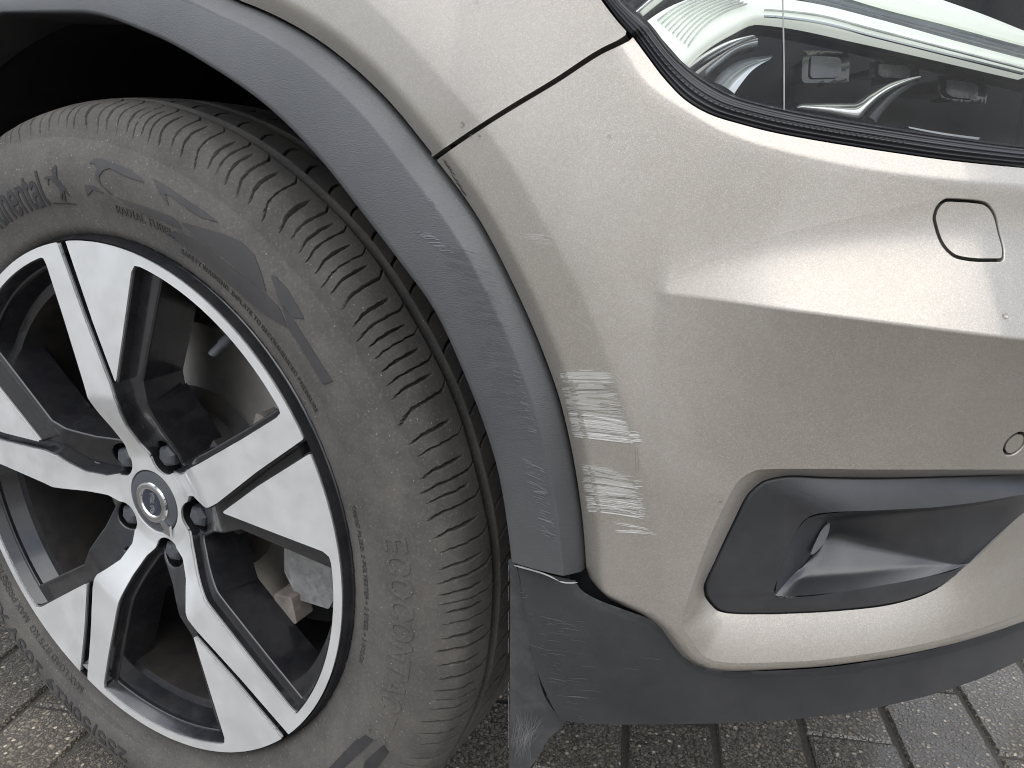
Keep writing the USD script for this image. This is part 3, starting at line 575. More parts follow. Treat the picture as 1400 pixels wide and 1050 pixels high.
strip('reflector_bowl', 'light_grey', [(975, 112), (995, 92), (1020, 80), (1056, 76)], [(1004, 128), (1015, 112), (1030, 95), (1052, 82)], [0.03], [0.02], crown=0.003)
strip('reflector_fin', 'reflector', [(1088, 146), (1095, 142), (1130, 141), (1168, 141), (1190, 128), (1220, 112), (1255, 104)], [(1089, 149), (1130, 155), (1172, 163), (1186, 150), (1200, 136), (1225, 120), (1258, 107)], [0.022], [0.020], crown=0.002)
strip('reflector_fin', 'light_grey', [(1188, 160), (1202, 145), (1222, 126), (1250, 112)], [(1198, 168), (1208, 152), (1230, 130), (1254, 114)], [0.020], [0.026], crown=0.001)
strip('lower_bar', 'light_grey', [(1242, 173), (1300, 183), (1340, 188)], [(1243, 175), (1300, 186), (1338, 191)], [0.016], [0.016])
for nm_, c_ in (('reflection_block', [(1092, 58), (1160, 62), (1170, 80), (1166, 122), (1100, 124), (1088, 108)]), ('reflection_block', [(1184, 72), (1252, 78), (1264, 94), (1258, 122), (1196, 118), (1180, 104)]), ('reflection_block', [(1280, 92), (1345, 102), (1356, 118), (1348, 152), (1290, 146), (1274, 124)])):  # dark blocks with grey insets, added to stand in for lens reflections
    obj(nm_, patch_px(c_, -0.062, surf=D0, n=60, rnd=0.004, spacing=0.004, flange=0.03), 'reflection_dark', lamp, smooth=50)
    cc_ = np.array(c_, float); cc_ = cc_.mean(0) + (cc_ - cc_.mean(0)) * [0.62, 0.62]
    obj('reflection_inset', patch_px(cc_, -0.060, surf=D0, n=60, rnd=0.002, spacing=0.004, flange=0.006), 'reflection_grey', lamp, smooth=50)
strip('inner_bezel', 'seal', [(1000, 62), (1042, 30), (1072, 33), (1180, 56), (1290, 81), (1400, 107), (1500, 130)], [(1010, 70), (1046, 42), (1074, 46), (1180, 68), (1290, 93), (1400, 119), (1500, 142)], [0.034], [0.060], crown=0.0)
for k_ in range(9):
    x_ = 898 + 5.2 * k_; strip('guide_rib', 'light_rib', [(x_, 27 + 4.4 * k_), (x_ + 34, 4 + 2.6 * k_), (x_ + 82, -14 + 2.2 * k_)], [(x_ + 1.4, 28.6 + 4.4 * k_), (x_ + 35.2, 5.6 + 2.6 * k_), (x_ + 82.6, -12.2 + 2.2 * k_)], [0.0135], [0.0135], back=0.002, n=14, k=2)
strip('guide_rib', 'light_rib', [(1045, 12), (1110, 18), (1200, 40), (1300, 66), (1400, 92), (1500, 118)], [(1045, 14), (1110, 20), (1200, 42), (1300, 68), (1400, 94), (1500, 120)], [0.0165, 0.0215], [0.0165, 0.0215], back=0.002, n=40, k=2)
strip('guide_rib', 'light_grey', [(1045, 20), (1110, 27), (1200, 49), (1300, 74), (1400, 99)], [(1045, 22.5), (1110, 29.5), (1200, 51.5), (1300, 76.5), (1400, 101.5)], [0.0165, 0.0235], [0.0165, 0.0235], back=0.002, n=40, k=2)
ml = curve([(1070, -4), (1071, 40), (1072, 100), (1072, 150)], 30)
ml3 = at_px(ml, -0.0085, D0)
obj('mould_line', loft([ml3 - [0.00035, 0, 0], ml3 + [0, -0.0003, 0], ml3 + [0.00035, 0, 0]]), 'scuff_light', lamp)

# structure behind the panels
hood = panel(Polygon([(-1.1, top_z - 0.002), (UEND, top_z - 0.002), (UEND, 0.70), (float(hin[-1][0]) + 0.4, 0.75), (float(hin[-1][0]) + 0.4, 0.96), (float(hin[0][0]), 0.984)]).buffer(0), lambda u, z, d: at(u, z, D0(u, z) - 0.001 - d), 0.03, flange=0.01, rnd=0)
us = np.linspace(-1.1, UEND, 70); edge = at(us, np.full_like(us, top_z - 0.002), D0(us, np.full_like(us, top_z)))
roof = [edge]
for k in (0.1, 0.25, 0.5, 0.75, 1.0):
    e2 = edge.copy(); e2[:, 1] = edge[:, 1] * (1 - k) + 0.94 * k; e2[:, 0] = edge[:, 0] * (1 - k) + np.minimum(edge[:, 0], 0.62) * k; e2[:, 2] += 0.05 * math.sin(k * math.pi / 2); roof.append(e2)
obj('bonnet', join([loft(roof), hood]), 'paint', car, smooth=40)
bx = lambda a, b: trimesh.creation.box(bounds=[a, b])
obj('underbody', join([bx((-1.1, 0.40, 0.24), (0.55, 1.75, 0.93)), bx((0.50, 0.28, 0.26), (0.66, 1.5, 0.70)), bx((-1.1, 0.06, 0.24), (-0.47, 0.42, 0.90))]), 'black', car)
lin = revolve([(0.432, 0.045), (0.432, 0.10), (0.432, 0.39), (0.05, 0.392)], 120, math.radians(-14), math.radians(206))
obj('wheel_arch_liner', lin, 'liner', car, smooth=40)

# ================================================================ WHEEL
W0 = 0.345
wheel = holder('wheel', car)
def pol(r, a): return (r * math.cos(math.radians(a)), r * math.sin(math.radians(a)))
def dish(r):
    t = np.clip((0.110 - r) / 0.065, 0, 1); return 0.027 * t * t * (3 - 2 * t) * 0.35 + 0.027 * t * 0.65
def wplace(a, b, d, top=0.0):
    r = np.hypot(a, b); return np.stack([a, top + dish(r) + d + 0 * a, W0 + b], -1)
# tyre profile: (r, y), outer side first; y grows into the car
prof = np.array([(0.2482, 0.018), (0.2498, 0.0105), (0.2530, 0.0072), (0.2600, 0.0050), (0.272, 0.0022), (0.282, -0.0008), (0.293, -0.0022), (0.304, -0.0022), (0.315, 0.0000), (0.325, 0.0028), (0.3345, 0.0066), (0.3425, 0.0112), (0.3482, 0.0172), (0.3515, 0.0250), (0.3545, 0.0340), (0.3568, 0.0460),
        (0.3584, 0.065), (0.3592, 0.090), (0.3592, 0.110), (0.3584, 0.135), (0.3565, 0.158), (0.353, 0.178), (0.345, 0.194), (0.33, 0.205), (0.30, 0.212), (0.27, 0.208), (0.25, 0.19)])
sl = np.r_[0, np.cumsum(np.hypot(*np.diff(prof, axis=0).T))]
cs = CubicSpline(sl, prof)
s_of_y = lambda y: np.interp(y, prof[8:22, 1], sl[8:22])
S = np.unique(np.r_[np.linspace(0, s_of_y(0.008), 34), np.linspace(s_of_y(0.008), s_of_y(0.115), 120), np.linspace(s_of_y(0.115), sl[-1], 22)])
PR = cs(S); TN = cs(S, 1); NR = np.stack([-TN[:, 1], TN[:, 0]], -1); NR /= np.linalg.norm(NR, axis=1, keepdims=True)
NR *= np.sign((NR * (PR - [0.29, 0.10])).sum(1, keepdims=True))
def tread_depth(phi, y, s):
    """Depth of the grooves at angle phi (degrees), lateral place y."""
    d = np.zeros(np.broadcast(phi, y).shape)
    def cut(cond_d): np.maximum(d, cond_d, out=d)
    def smooth_cut(x, w, depth): return depth * np.clip((w - np.abs(x)) / (0.35 * w) , 0, 1)
    for yc, w, dep in ((0.0445, 0.0042, 0.007), (0.083, 0.0050, 0.007), (0.124, 0.005, 0.007), (0.160, 0.004, 0.007)):
        cut(smooth_cut(y - yc - 0.0006 * np.sin(np.radians(phi * 18)), w, dep) + 0 * phi)
    R_ = 0.357; pitch = 360.0 / 92
    # shoulder slots, which lean a little and hook at the shoulder; t runs from the first groove (0) out to the sidewall (1)
    t = (s_of_y(0.0402) - s) / 0.044 + 0 * phi
    lean = 0.55 * t + 2.2 * np.clip(t - 0.78, 0, 1) + 1.2 * np.clip(0.14 - t, 0, 0.3) * -4
    base = phi + lean + 0.8 * np.sin(np.radians(phi * 9.3)) + 0.5 * np.sin(np.radians(phi * 23.0)) + 0.2 * np.sin(np.radians(phi * 51.0))
    k = np.floor(base / pitch); q0 = (base - k * pitch) / pitch
    q1 = (q0 - 0.25) * pitch * math.pi / 180 * R_; q2 = (q0 - 0.74 + 0.05 * np.sin(k * 1.7)) * pitch * math.pi / 180 * R_
    tend = 1.12 + 0.10 * np.sin(k * 2.3)
    wA = (0.00068 + 0.0002 * np.sin(k * 2.1)) * np.clip((tend - t) / 0.3, 0, 1)
    cut(np.where((t > -0.02) & (t < tend), smooth_cut(q1, np.maximum(wA, 1e-5), 0.0042) * np.clip((tend - t) / 0.3, 0, 1), 0))
    tb = np.clip((t - 0.20) / 0.2, 0, 1) * np.clip((1.02 - t) / 0.35, 0, 1)
    cut(np.where((tb > 0) & (t < 1.02), smooth_cut(q2, 0.0002 + 0.0010 * tb, 0.0050) * np.minimum(1, tb * 2.5), 0))
    # ribs further in: short sipes
    b2 = phi - 1.2 * np.sin((y - 0.05) * 90) ; q = ((b2 / pitch) % 1 - 0.5) * pitch * math.pi / 180 * R_
    cut(np.where((y > 0.050) & (y < 0.072), smooth_cut(q, 0.0011, 0.004), 0))
    cut(np.where((y > 0.096) & (y < 0.115), smooth_cut(q, 0.0011, 0.004), 0))
    return d
PHI = np.unique(np.round(np.r_[np.arange(-70, 135, 0.13), np.arange(135, 290.01, 1.0)], 3)); PHI = PHI[PHI < 289.999]
ph2, yy = PHI[:, None], PR[None, :, 1]
dep = tread_depth(ph2, yy + 0 * ph2, S[None, :])
outer_edge = (PR[None, :, 0] > 0.330)
dep = np.where(outer_edge, dep, 0)
# uneven worn shoulder between the slots
wob = 0.0002 * np.sin(np.radians(ph2 * 92)) * np.exp(-((yy - 0.013) / 0.006) ** 2)
rr = PR[None, :, 0] - NR[None, :, 0] * (dep + wob); y3 = PR[None, :, 1] - NR[None, :, 1] * (dep + wob)
V = np.stack([rr * np.cos(np.radians(ph2)), y3, W0 + rr * np.sin(np.radians(ph2))], -1)
flat = V[..., 2] < 0.004
V[..., 2] = np.where(V[..., 2] < 0.004, 0.004 + (V[..., 2] - 0.004) * 0.04, V[..., 2]); V[..., 2] = np.maximum(V[..., 2], 0.0022)
v, f = loft(list(V) + [V[0]])
tyre = obj('tyre', (v, f[:, ::-1]), 'rubber', wheel, smooth=40)
y_of_r = lambda r: np.interp(r, prof[:12, 0], prof[:12, 1])
def side_place(a, b, d):
    """a, b in the wheel plane, on the outer sidewall."""
    r = np.hypot(a, b); return np.stack([a, np.interp(r, PR[:60, 0], PR[:60, 1]) - 0.00055 + d, W0 + b], -1)
def on_wheel_plane(px, y=0.0):
    px = np.atleast_2d(np.asarray(px, float)); d = np.c_[(px[:, 0] - 700) / FPX, (px[:, 1] - 525) / FPX, np.ones(len(px))] @ RW.T
    P = CAM + d * ((y - CAM[1]) / d[:, 1])[:, None]; return np.stack([P[:, 0], P[:, 2] - W0], -1)
def side_text(txt, h, r0, a_start, a_dir=-1, squeeze=1.0, bold=True):
    """Lettering bent along the sidewall, tops outwards, starting at angle a_start (degrees)."""
    t = meshkit.text_mesh(txt, h, 0.0006, bold=bold)
    if h > 0.01: t = t.subdivide_to_size(0.0035, max_iter=8)
    v = np.array(t.vertices); r = r0 + v[:, 1]; a = math.radians(a_start) + a_dir * v[:, 0] * squeeze / (r0 + h / 2)
    y = np.interp(r, PR[:60, 0], PR[:60, 1]) - np.where(v[:, 2] > 0.0003, 0.0006, -0.001)
    return np.stack([r * np.cos(a), y, W0 + r * np.sin(a)], -1), np.array(t.faces)[:, ::-1]
def text_width(txt, h): return np.ptp(meshkit.text_mesh(txt, h, 0.0006, bold=True).vertices[:, 0])
let = []
a_l = 100.0                                       # right end of the maker's name, degrees
h = 0.030; wd = text_width('Continental', h) * 0.62 / 0.315
pr_ = on_wheel_plane([(63.5, 279), (51, 231)], -0.002); rb, rt_ = np.hypot(*pr_[0]), np.hypot(*pr_[1]); ab = math.degrees(math.atan2(pr_[0][1], pr_[0][0]))
h = (rt_ - rb) * 0.93; cw = np.ptp(meshkit.text_mesh('Continental', h, 0.0006, bold=True).vertices[:, 0])
let.append(side_text('Continental', h, rb, ab + math.degrees(cw * 0.64 / (rb + h / 2)), squeeze=0.64))
wd2 = text_width('EcoContact 6', 0.02)
let.append(side_text('235/50R19 103V XL', 0.021, 0.2955, 258, squeeze=0.86))
for x_ in let: obj('sidewall_lettering', x_, 'letter', wheel)
obj('sidewall_lettering', side_text('ECOCONTACT 6', 0.019, 0.2925, 10, squeeze=0.95), 'rubber', wheel)
small = [side_text('RADIAL TUBELESS', 0.0065, 0.272, 81, bold=False), side_text('SAFETY WARNING: INFLATE TO RECOMMENDED PRESSURE', 0.0042, 0.2635, 66, bold=False),
         side_text('TREAD PLIES: 2 POLYESTER + 2 STEEL + 1 NYLON', 0.0042, 0.2635, 14, bold=False), side_text('MAX LOAD 875 KG  MAX PRESS 340 KPA', 0.0075, 0.268, 242, bold=False), side_text('OUTSIDE  STANDARD LOAD  E4 0258', 0.008, 0.266, 212, bold=False)]
for x_ in small: obj('small_lettering', x_, 'knurl', wheel)
# prancing horse mark beside the maker's name: built from its outline in the photograph
HO = [(535, 178), (548, 200), (552, 245), (549, 285), (560, 320), (590, 345), (608, 385), (625, 395), (635, 430), (655, 475), (640, 470), (622, 435), (612, 420), (610, 470), (605, 525), (588, 525), (596, 480), (590, 450), (582, 470), (575, 510), (560, 512), (568, 470), (583, 450), (570, 410), (540, 370), (505, 325), (480, 308), (470, 318), (472, 372), (462, 365), (458, 312), (430, 305), (445, 290), (480, 284), (503, 292), (515, 262), (500, 238), (505, 208), (522, 195)]
hp = on_wheel_plane(np.array(HO) / 7.0 + [0, 200], -0.002)
ln = on_wheel_plane(np.array([(480, 543), (600, 543), (696, 553), (696, 557), (600, 549), (480, 549)]) / 7.0 + [0, 200], -0.002)
for nm_, p in (('horse_mark', hp), ('horse_ground_line', ln)): obj(nm_, panel(Polygon(p).buffer(0), side_place, 0.002, flange=0.001, rnd=0), 'letter', wheel)
z8 = lambda L: np.array(L) / 4.375 + [100, 200]
DEC = [[(105, 100), (125, 72), (165, 70), (260, 105), (340, 135), (400, 180), (438, 215), (330, 180), (230, 130), (195, 140), (165, 180), (175, 225), (240, 290), (165, 215), (145, 185), (155, 130), (140, 105)],
       [(78, 230), (130, 235), (190, 280), (125, 260), (82, 300)],
       [(265, 300), (340, 330), (480, 375), (610, 425), (655, 490), (540, 445), (400, 395), (310, 340)],
       [(480, 190), (560, 235), (700, 330), (800, 395), (870, 452), (780, 425), (700, 375), (600, 300), (560, 280), (585, 355), (530, 280)],
       [(660, 455), (760, 480), (900, 520), (1010, 570), (1090, 650), (1140, 770), (1165, 870), (1050, 775), (900, 660), (760, 560)],
       [(555, 518), (650, 520), (740, 560), (900, 680), (1080, 810), (1240, 960), (1290, 1080), (1100, 980), (900, 820), (720, 660)],
       [(1190, 770), (1215, 775), (1290, 860), (1390, 1030), (1330, 1020), (1250, 930)],
       [(1260, 950), (1330, 1040), (1420, 1180), (1560, 1400), (1500, 1420), (1400, 1250), (1300, 1090)]]
for p in DEC: obj('sidewall_ornament', panel(Polygon(on_wheel_plane(z8(p), -0.001)).buffer(0), side_place, 0.003, flange=0.001, rnd=0), 'knurl', wheel)
VZ = [[(470, 1028), (500, 1003), (512, 1010), (480, 1040), (470, 1050), (462, 1048)], [(440, 1060), (490, 1008), (496, 1012), (450, 1065)], [(500, 1040), (525, 1018), (530, 1030), (508, 1060), (495, 1060)]]
for p in VZ: obj('sidewall_ornament', panel(Polygon(on_wheel_plane(p, -0.001)).buffer(0), side_place, 0.003, flange=0.001, rnd=0), 'letter', wheel)
ticks = []
for a in np.arange(-80, 140, 7.3):
    for da in (0,) if int(a) % 3 else (0, 1.6):
        c, s_ = math.cos(math.radians(a + da)), math.sin(math.radians(a + da)); w = 0.00022
        t_ = np.array([-s_, 0, c]) * w; P0 = np.array([0.2495 * c, 0.0098, W0 + 0.2495 * s_]); P1 = np.array([0.2555 * c, 0.0056, W0 + 0.2555 * s_])
        ticks.append((np.array([P0 - t_, P0 + t_, P1 + t_, P1 - t_]), np.array([(0, 1, 2), (0, 2, 3)])))
obj('mould_tick', join(ticks), 'tick', wheel, kind='stuff')

# rim
rimp = [(0.2458, 0.0012), (0.2462, 0.003), (0.2470, 0.0085), (0.2480, 0.0100), (0.2492, 0.0110), (0.2500, 0.0125), (0.2500, 0.020), (0.235, 0.024), (0.232, 0.06), (0.222, 0.085), (0.224, 0.19), (0.245, 0.195)]
obj('rim', revolve(rimp, 200), 'gloss_black', wheel, smooth=40)
lipp = [(0.2350, 0.0012), (0.2340, 0.0035), (0.2235, 0.0300), (0.2150, 0.0315)]
obj('rim_lip', revolve(lipp, 200), 'gloss_black', wheel, smooth=30)
obj('rim_barrel', revolve([(0.2150, 0.0315), (0.213, 0.06), (0.2165, 0.10), (0.2175, 0.19), (0.19, 0.20)], 140), 'barrel', wheel, smooth=40)
def arcp(r, a0, a1, n=14): return [pol(r, a) for a in np.linspace(a0, a1, n)]
def spoke(k):
    o = 72 * k
    P = arcp(0.2455, 98.6, 168.2, 30) + [pol(.177, 164.4), pol(.1275, 157.8), pol(.1262, 157.0), pol(.1275, 156.4), pol(.184, 151.0), pol(.229, 148.7)] + [pol(.2345, 147.9)] + arcp(0.2356, 146.5, 105.8, 20) + [pol(.2345, 104.9), pol(.229, 104.6), pol(.185, 104.8), pol(.123, 106.0), pol(.112, 106.6), pol(.10, 107.0), pol(.08, 108.0), pol(.06, 112.0), pol(.05, 120.0), pol(.040, 124), pol(.040, 78), pol(.05, 84.0), pol(.06, 91.0), pol(.078, 92.0), pol(.095, 88.6), pol(.1045, 86.8), pol(.112, 87.2), pol(.123, 88.6), pol(.183, 95.6)]
    c, s_ = math.cos(math.radians(o)), math.sin(math.radians(o))
    return Polygon([(x * c - y * s_, x * s_ + y * c) for x, y in P]).buffer(0)
pockets = unary_union([Point(*pol(0.0525, 66 + 72 * k)).buffer(0.0155, 24) for k in range(5)])
hubring = Point(0, 0).buffer(0.0470, 40).difference(pockets).difference(Point(0, 0).buffer(0.0315, 40))
plates = [spoke(k).difference(pockets) for k in range(5)]
plates = [max(p.geoms, key=lambda g: g.area) if hasattr(p, 'geoms') else p for p in plates]
face_u = unary_union(plates + [hubring])
core = Point(0, 0).buffer(0.060, 40)
for k, p in enumerate(plates):
    q = p.difference(Point(0, 0).buffer(0.0455, 40)); q = max(q.geoms, key=lambda g: g.area) if hasattr(q, 'geoms') else q
    obj('spoke_face', panel(q, wplace, 0.004, flange=0.0025, rnd=0.0007), 'machined', wheel, smooth=30)
obj('hub_face', panel(hubring.buffer(-0.0001), wplace, 0.003, flange=0.003, rnd=0.0006), 'machined', wheel, smooth=30)
pocket_in = unary_union([Point(*pol(0.0525, 66 + 72 * k)).buffer(0.0143, 24) for k in range(5)])
lvlA = face_u.buffer(0.0013).difference(pockets)
lvlA = Polygon(lvlA.exterior, lvlA.interiors) if lvlA.geom_type == 'Polygon' else lvlA
webs = []
for k in range(5):
    o = 72 * k
    webs.append(unary_union([Point(*pol(0.0525, 66 + o)).buffer(0.019), Point(*pol(0.13, 83.5 + o)).buffer(0.008)]).convex_hull)
    webs.append(Polygon([pol(.060, 64 + o), pol(.085, 66 + o), pol(.130, 76 + o), pol(.236, 71.2 + o), pol(.236, 80 + o), pol(.126, 88 + o)]))
    webs.append(Polygon([pol(.125, 84 + o), pol(.2455, 94 + o), pol(.2455, 100.5 + o), pol(.105, 89 + o)]))
bodyB = unary_union([face_u.buffer(0.0062)] + webs + [core]).intersection(Point(0, 0).buffer(0.2452, 80)).difference(pocket_in)
A = panel(lvlA.intersection(Point(0, 0).buffer(0.2450, 80)), lambda a, b, d: wplace(a, b, d, 0.0022), 0.005, flange=0.010, rnd=0.0005)
B = panel(bodyB, lambda a, b, d: wplace(a, b, d, 0.0105), 0.005, flange=0.040, rnd=0.002)
obj('spoke_body', join([A, B]), 'gloss_black', wheel, smooth=40)
well = [revolve([(0.0143, 0.034), (0.0146, 0.050), (0.0, 0.052)], 24, centre=(pol(0.0525, 66 + 72 * k)[0], 0, W0 + pol(0.0525, 66 + 72 * k)[1])) for k in range(5)]
for x_ in well: obj('bolt_well', x_, 'gloss_black', wheel, smooth=40)
for k in range(5):
    c = pol(0.0525, 66 + 72 * k)
    hexa = [revolve([(0.0, 0.0285), (0.0055, 0.0285), (0.0085, 0.0298), (0.0106, 0.0322), (0.0109, 0.0345), (0.0109, 0.052)], 6, 0.3 + k, 0.3 + k + 2 * math.pi, centre=(c[0], 0, W0 + c[1]))]
    obj('wheel_bolt', join(hexa), 'bolt', wheel, smooth=20)
cap = obj('centre_cap', join([revolve([(0.0, 0.0255), (0.0175, 0.0256), (0.026, 0.0262), (0.0298, 0.0272), (0.0309, 0.0288), (0.0311, 0.036)], 72)]), 'bolt', wheel, smooth=40)
ca = math.radians(-100)
def cap_pt(v): return np.stack([v[:, 0] * math.cos(ca) - v[:, 1] * math.sin(ca), v[:, 2], W0 + v[:, 0] * math.sin(ca) + v[:, 1] * math.cos(ca)], -1)
ringm = revolve([(0.0134, 0.0252), (0.0141, 0.0238), (0.0172, 0.0228), (0.0200, 0.0238), (0.0206, 0.0254)], 64)
arrow = trimesh.creation.extrude_polygon(Polygon([(x * 1.12, y * 1.12) for x, y in ((0.010, 0.0135), (0.0155, 0.019), (0.0135, 0.0222), (0.0232, 0.0232), (0.0222, 0.0135), (0.0190, 0.0155), (0.0135, 0.010))]), 0.0022)
av = np.array(arrow.vertices); av[:, 2] = 0.0256 - av[:, 2]
obj('cap_emblem', join([ringm, (cap_pt(av), np.array(arrow.faces))]), 'chrome', wheel, smooth=40)
obj('cap_emblem_field', revolve([(0.0, 0.0250), (0.0138, 0.0251)], 48), 'badge_black', wheel)
tx = meshkit.text_mesh('VOLVO', 0.0048, 0.0004, bold=True); tv = np.array(tx.vertices); tv[:, 0] -= tv[:, 0].mean(); tv[:, 0] -= (tv[:, 0].max() + tv[:, 0].min()) / 2; tv[:, 1] -= 0.0018; tv[:, 2] = 0.0248 - tv[:, 2]
obj('cap_emblem_word', (cap_pt(tv), np.array(tx.faces)[:, ::-1]), 'chrome', wheel)
# valve stem
vs = trimesh.creation.revolve(np.array([(0, 0), (0.0036, 0), (0.0040, 0.0008), (0.0040, 0.009), (0.0046, 0.0095), (0.0050, 0.0105), (0.0050, 0.028), (0.0, 0.028)]), sections=20)
vv = np.array(vs.vertices); pv = np.array([*pol(0.183, 57.5)]); d_ = np.array([pol(1, 57.5)[0], pol(1, 57.5)[1]])
vv3 = np.stack([pv[0] + vv[:, 0] * d_[1] + vv[:, 2] * d_[0] * 0.9, 0.030 + vv[:, 1] * 1.0 + vv[:, 2] * 0.8, W0 + pv[1] - vv[:, 0] * d_[0] + vv[:, 2] * d_[1] * 0.9], -1)
obj('valve_stem', (vv3, np.array(vs.faces)), 'bolt', wheel, smooth=30)
# brake
obj('brake_disc', revolve([(0.098, 0.087), (0.104, 0.0865), (0.163, 0.0865), (0.1655, 0.0885), (0.1655, 0.116), (0.10, 0.118)], 120), 'disc', car, smooth=30)
obj('disc_hat', revolve([(0.0, 0.058), (0.070, 0.058), (0.076, 0.062), (0.080, 0.082), (0.099, 0.088)], 80), 'barrel', car, smooth=30)
def blk(poly, y0, y1):
    e = trimesh.creation.extrude_polygon(Polygon(poly).buffer(-0.003).buffer(0.003), y1 - y0); v = np.array(e.vertices)
    return np.stack([v[:, 0], y1 - v[:, 2], W0 + v[:, 1]], -1), np.array(e.faces)
cal = [blk([pol(.140, 30), pol(.158, 34), pol(.190, 30), pol(.200, 18), pol(.203, 0), pol(.200, -14), pol(.192, -26), pol(.160, -32), pol(.136, -26), pol(.128, 0), pol(.132, 20)], 0.062, 0.084),
       blk([pol(.172, 33), pol(.205, 31), pol(.207, 0), pol(.205, -29), pol(.172, -33)], 0.080, 0.150)]
caliper = obj('brake_caliper', join(cal), 'cast', car, smooth=25)
for x_ in (blk([pol(.138, 36), pol(.156, 40), pol(.168, 34), pol(.150, 29)], 0.050, 0.070), blk([pol(.140, -34), pol(.160, -42), pol(.176, -36), pol(.158, -29)], 0.052, 0.074)): obj('caliper_bracket', x_, 'rust', caliper)

# ================================================================ marks on the car
def ribbons(lines, surf, off, w0=0.0005):
    """Thin scratches: each a tapered ribbon lying on the surface. lines: (pixel points, width in metres)."""
    out = []
    for pts, w in lines:
        p = curve(pts, max(4, 3 * len(pts)), smooth=len(pts) > 2); q = unproject(p, surf)
        P = at(q[:, 0], q[:, 1], surf(q[:, 0], q[:, 1]) + off)
        t = np.gradient(q, axis=0); t /= np.linalg.norm(t, axis=1, keepdims=True) + 1e-12
        wn = w * np.interp(np.linspace(0, 1, len(q)), [0, 0.1, 0.8, 1], [0.4, 1, 0.9, 0.15])[:, None] / 2
        a, b = q + np.stack([-t[:, 1], t[:, 0]], -1) * wn, q - np.stack([-t[:, 1], t[:, 0]], -1) * wn
        A_, B_ = (at(x[:, 0], x[:, 1], surf(x[:, 0], x[:, 1]) + off) for x in (a, b))
        out.append(loft([A_, B_]))
    return join(out)
def band(l0, l1, r0, r1, n, wlo, whi, tilt=(0, 0), full=0.5):
    """n scratches between the line l0-l1 on the left and r0-r1 on the right."""
    out = []
    for _ in range(n):
        t = rng.uniform(); a = np.array(l0) * (1 - t) + np.array(l1) * t; b = np.array(r0) * (1 - t) + np.array(r1) * t
        f0, f1 = (0, 1) if rng.uniform() < full else sorted(rng.uniform(0, 1, 2))
        p0, p1 = a + (b - a) * f0, a + (b - a) * f1
        mid = (p0 + p1) / 2 + [0, rng.uniform(-1.2, 1.2)]
        p1 = p1 + [0, rng.uniform(-1.5, 1.5)]
        out.append(([p0, mid, p1], rng.uniform(wlo, whi)))
    return out
def rake(l0, l1, r0, r1, n, wlo, whi, short=0.4, jit=1.0):
    """n near-parallel scratches dragged from the line l0-l1 towards the line r0-r1."""
    out = []
    for _ in range(n):
        t = rng.uniform(); a = np.array(l0) * (1 - t) + np.array(l1) * t; b = np.array(r0) * (1 - t) + np.array(r1) * t
        f0, f1 = (0.0, 1.0) if rng.uniform() > short else (lambda x: (x, min(1.0, x + rng.uniform(0.15, 0.6))))(rng.uniform(-0.02, 0.8))
        f0 += rng.normal() * 0.015; f1 += rng.normal() * 0.02
        p0, p1 = a + (b - a) * f0, a + (b - a) * f1
        out.append(([p0, (p0 + p1) / 2 + [0, rng.normal() * 0.35 * jit - 0.6], p1 + [0, rng.normal() * 0.4 * jit]], rng.uniform(wlo, whi)))
    return out
bright = rake((777, 562), (785, 597), (857, 575), (868, 606), 40, 0.00010, 0.00042, 0.45) + rake((797, 655), (803, 699), (872, 665), (882, 708), 34, 0.00010, 0.00042, 0.5) + rake((838, 712), (842, 728), (884, 722), (898, 731), 14, 0.0001, 0.0004) + rake((858, 588), (862, 606), (872, 588), (879, 605), 26, 0.0001, 0.0003) + rake((866, 655), (874, 704), (879, 655), (884, 704), 22, 0.0001, 0.00035) \
    + [([(804, 687), (840, 694), (880, 706)], 0.0007), ([(804, 698), (840, 702), (880, 709)], 0.0008), ([(779, 565), (820, 570), (858, 577)], 0.0007), ([(786, 597), (825, 601), (866, 606)], 0.0006)]
smear = rake((764, 505), (785, 598), (836, 504), (866, 606), 26, 0.0010, 0.0026, 0.35) + rake((796, 640), (804, 700), (862, 650), (880, 706), 16, 0.0010, 0.0024, 0.4)
dim = rake((764, 505), (779, 563), (834, 504), (857, 576), 58, 0.00012, 0.0006, 0.45) + rake((777, 562), (786, 598), (857, 575), (868, 606), 50, 0.0002, 0.0008, 0.4) + rake((795, 632), (800, 656), (840, 640), (872, 666), 40, 0.00012, 0.0005, 0.5) + rake((797, 655), (805, 700), (872, 665), (882, 708), 40, 0.0002, 0.0007, 0.4) + rake((702, 318), (706, 332), (755, 322), (775, 338), 12, 0.0001, 0.0004, 0.8)
dark = rake((766, 515), (785, 598), (838, 510), (868, 606), 26, 0.00010, 0.00022, 0.7) + rake((797, 640), (805, 700), (866, 655), (880, 706), 18, 0.00010, 0.00022, 0.7) + [([(868, 610), (869, 632), (870, 650)], 0.00018), ([(872, 612), (873, 650)], 0.00016), ([(774, 560), (777, 572), (779, 580)], 0.0003)]
obj('smear_marks', ribbons(smear, D, 0.00006), 'smear', bumper, kind='stuff')
obj('scratch_marks', ribbons(bright, D, 0.00018), 'scratch', bumper, kind='stuff')
obj('scratch_marks', ribbons(dim, D, 0.00010), 'scratch_dim', bumper, kind='stuff')
obj('scratch_marks', ribbons(dark, D, 0.00022), 'scratch_dark', bumper, kind='stuff')
chips = [([(605 + rng.uniform(-1, 1) + 28 * t, 217 + 46 * t + rng.uniform(-1, 1)), (608 + 28 * t + rng.uniform(1, 4), 222 + 46 * t + rng.uniform(-1, 3))], 0.0008) for t in np.linspace(0, 1, 16)]
obj('paint_chips', ribbons(chips, D, 0.0002), 'primer', bumper, kind='stuff')
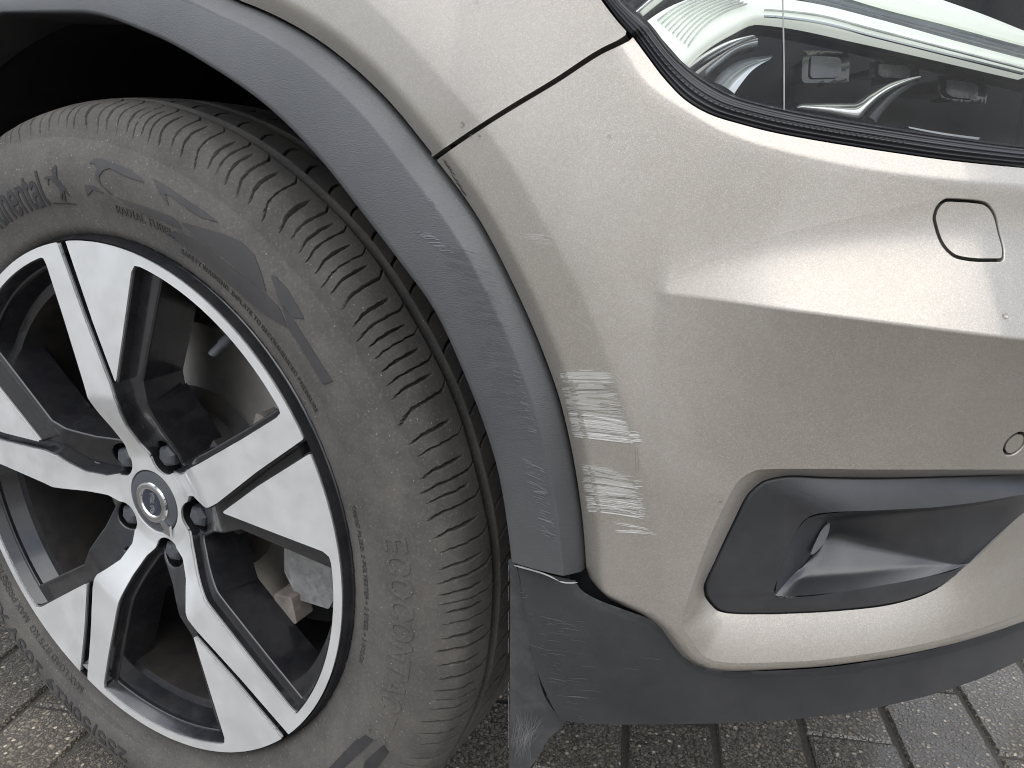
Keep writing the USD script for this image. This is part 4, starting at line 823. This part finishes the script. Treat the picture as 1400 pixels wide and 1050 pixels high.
tr_s = rake((566, 316), (606, 346), (590, 318), (622, 346), 26, 0.0001, 0.0005, 0.5) + rake((712, 625), (742, 735), (744, 640), (763, 742), 70, 0.00012, 0.0004, 0.85) + rake((700, 505), (722, 590), (712, 510), (737, 594), 40, 0.0001, 0.0003, 0.8) + rake((575, 262), (588, 280), (590, 268), (600, 282), 14, 0.0001, 0.0003, 0.7)
D_tr = lambda u, z: D0(u, z) + 0.0008
obj('scuff_marks', ribbons(tr_s, D_tr, 0.0002), 'scuff_grey', archtrim, kind='stuff')
hatch = rake((600, 330), (690, 600), (672, 350), (735, 600), 260, 0.00008, 0.00022, 0.9, 2.0)
obj('fine_scratches', ribbons(hatch, D_tr, 0.00015), 'scuff_faint', archtrim, kind='stuff')
sk_s = rake((708, 800), (765, 975), (716, 800), (800, 985), 26, 0.00008, 0.00024, 0.9) + rake((740, 840), (760, 960), (800, 850), (830, 965), 20, 0.00008, 0.0002, 0.95) + [([(738, 842), (770, 850), (790, 858)], 0.00018), ([(722, 880), (740, 886), (755, 890)], 0.0002), ([(880, 900), (905, 901)], 0.00014), ([(855, 913), (875, 916)], 0.00014)]
obj('scuff_marks', ribbons(sk_s, Dsk, 0.0003), 'scuff_mid', skirt, kind='stuff')
edge_s = [([(703, 773), (722, 778), (745, 785), (765, 795)], 0.0012), ([(765, 795), (780, 797), (790, 796)], 0.0010)]
obj('scraped_edge', ribbons(edge_s, lambda u, z: D0(u, z) - 0.0005, 0.0), 'scuff_light', skirt, kind='stuff')
D_fl = lambda u, z: D0(u, z) - 0.0078
fl_s = [([(700 + rng.uniform(0, 45), 985 + rng.uniform(-15, 15)), (698 + rng.uniform(0, 30), 1030 + rng.uniform(-25, 20))], rng.uniform(0.00008, 0.00028)) for _ in range(60)] + [([(695.3, y_), (695.6, y_ + rng.uniform(4, 22))], rng.uniform(0.0002, 0.0006)) for y_ in rng.uniform(770, 1040, 26)]
flap_prim = stage.GetPrimAtPath(str(car.GetPath()) + '/air_deflector')
obj('scuff_marks', ribbons(fl_s, D_fl, 0.0003), 'scuff_mid', flap_prim, kind='stuff')
drops = [(632, 170, 3.6, 'clear water droplet on the fender just above the panel seam'), (644, 186, 2.2, 'smallest clear droplet right below the fender seam, left of another droplet'), (655, 186, 2.6, 'clear droplet right below the fender seam on the bumper edge'),
    (648, 301, 4.0, 'largest clear droplet on the bumper edge beside the black arch trim'), (1374, 433, 3.8, 'clear droplet on the bright bumper crease below the square tow cover'), (833, 187, 2.2, 'tiny clear droplet alone on the bumper below the headlight corner'),
    (985, 686, 2.0, 'tiny clear droplet at the upper left edge of the fog lamp recess'), (652, 3, 2.0, 'tiny clear droplet high on the fender at the picture top')]
for x, y, rp, lb in drops:
    q = unproject([(x, y)], D)[0]; r = rp * 0.00044
    sph = trimesh.creation.icosphere(3, r); v = np.array(sph.vertices)
    c = at(np.array([q[0]]), np.array([q[1]]), D(np.array([q[0]]), np.array([q[1]])))[0]; nx_, ny_ = plan(q[0])[2:]
    nvec = np.array([nx_, ny_, 0.1]); nvec /= np.linalg.norm(nvec); v = v - np.outer(v @ nvec, nvec) * 0.45 + [0, 0, 0]
    p = obj('water_droplet', (v + c, np.array(sph.faces)), 'water', smooth=True)
    tag(p, lb, 'water droplet', 'water droplets on the beige paint')
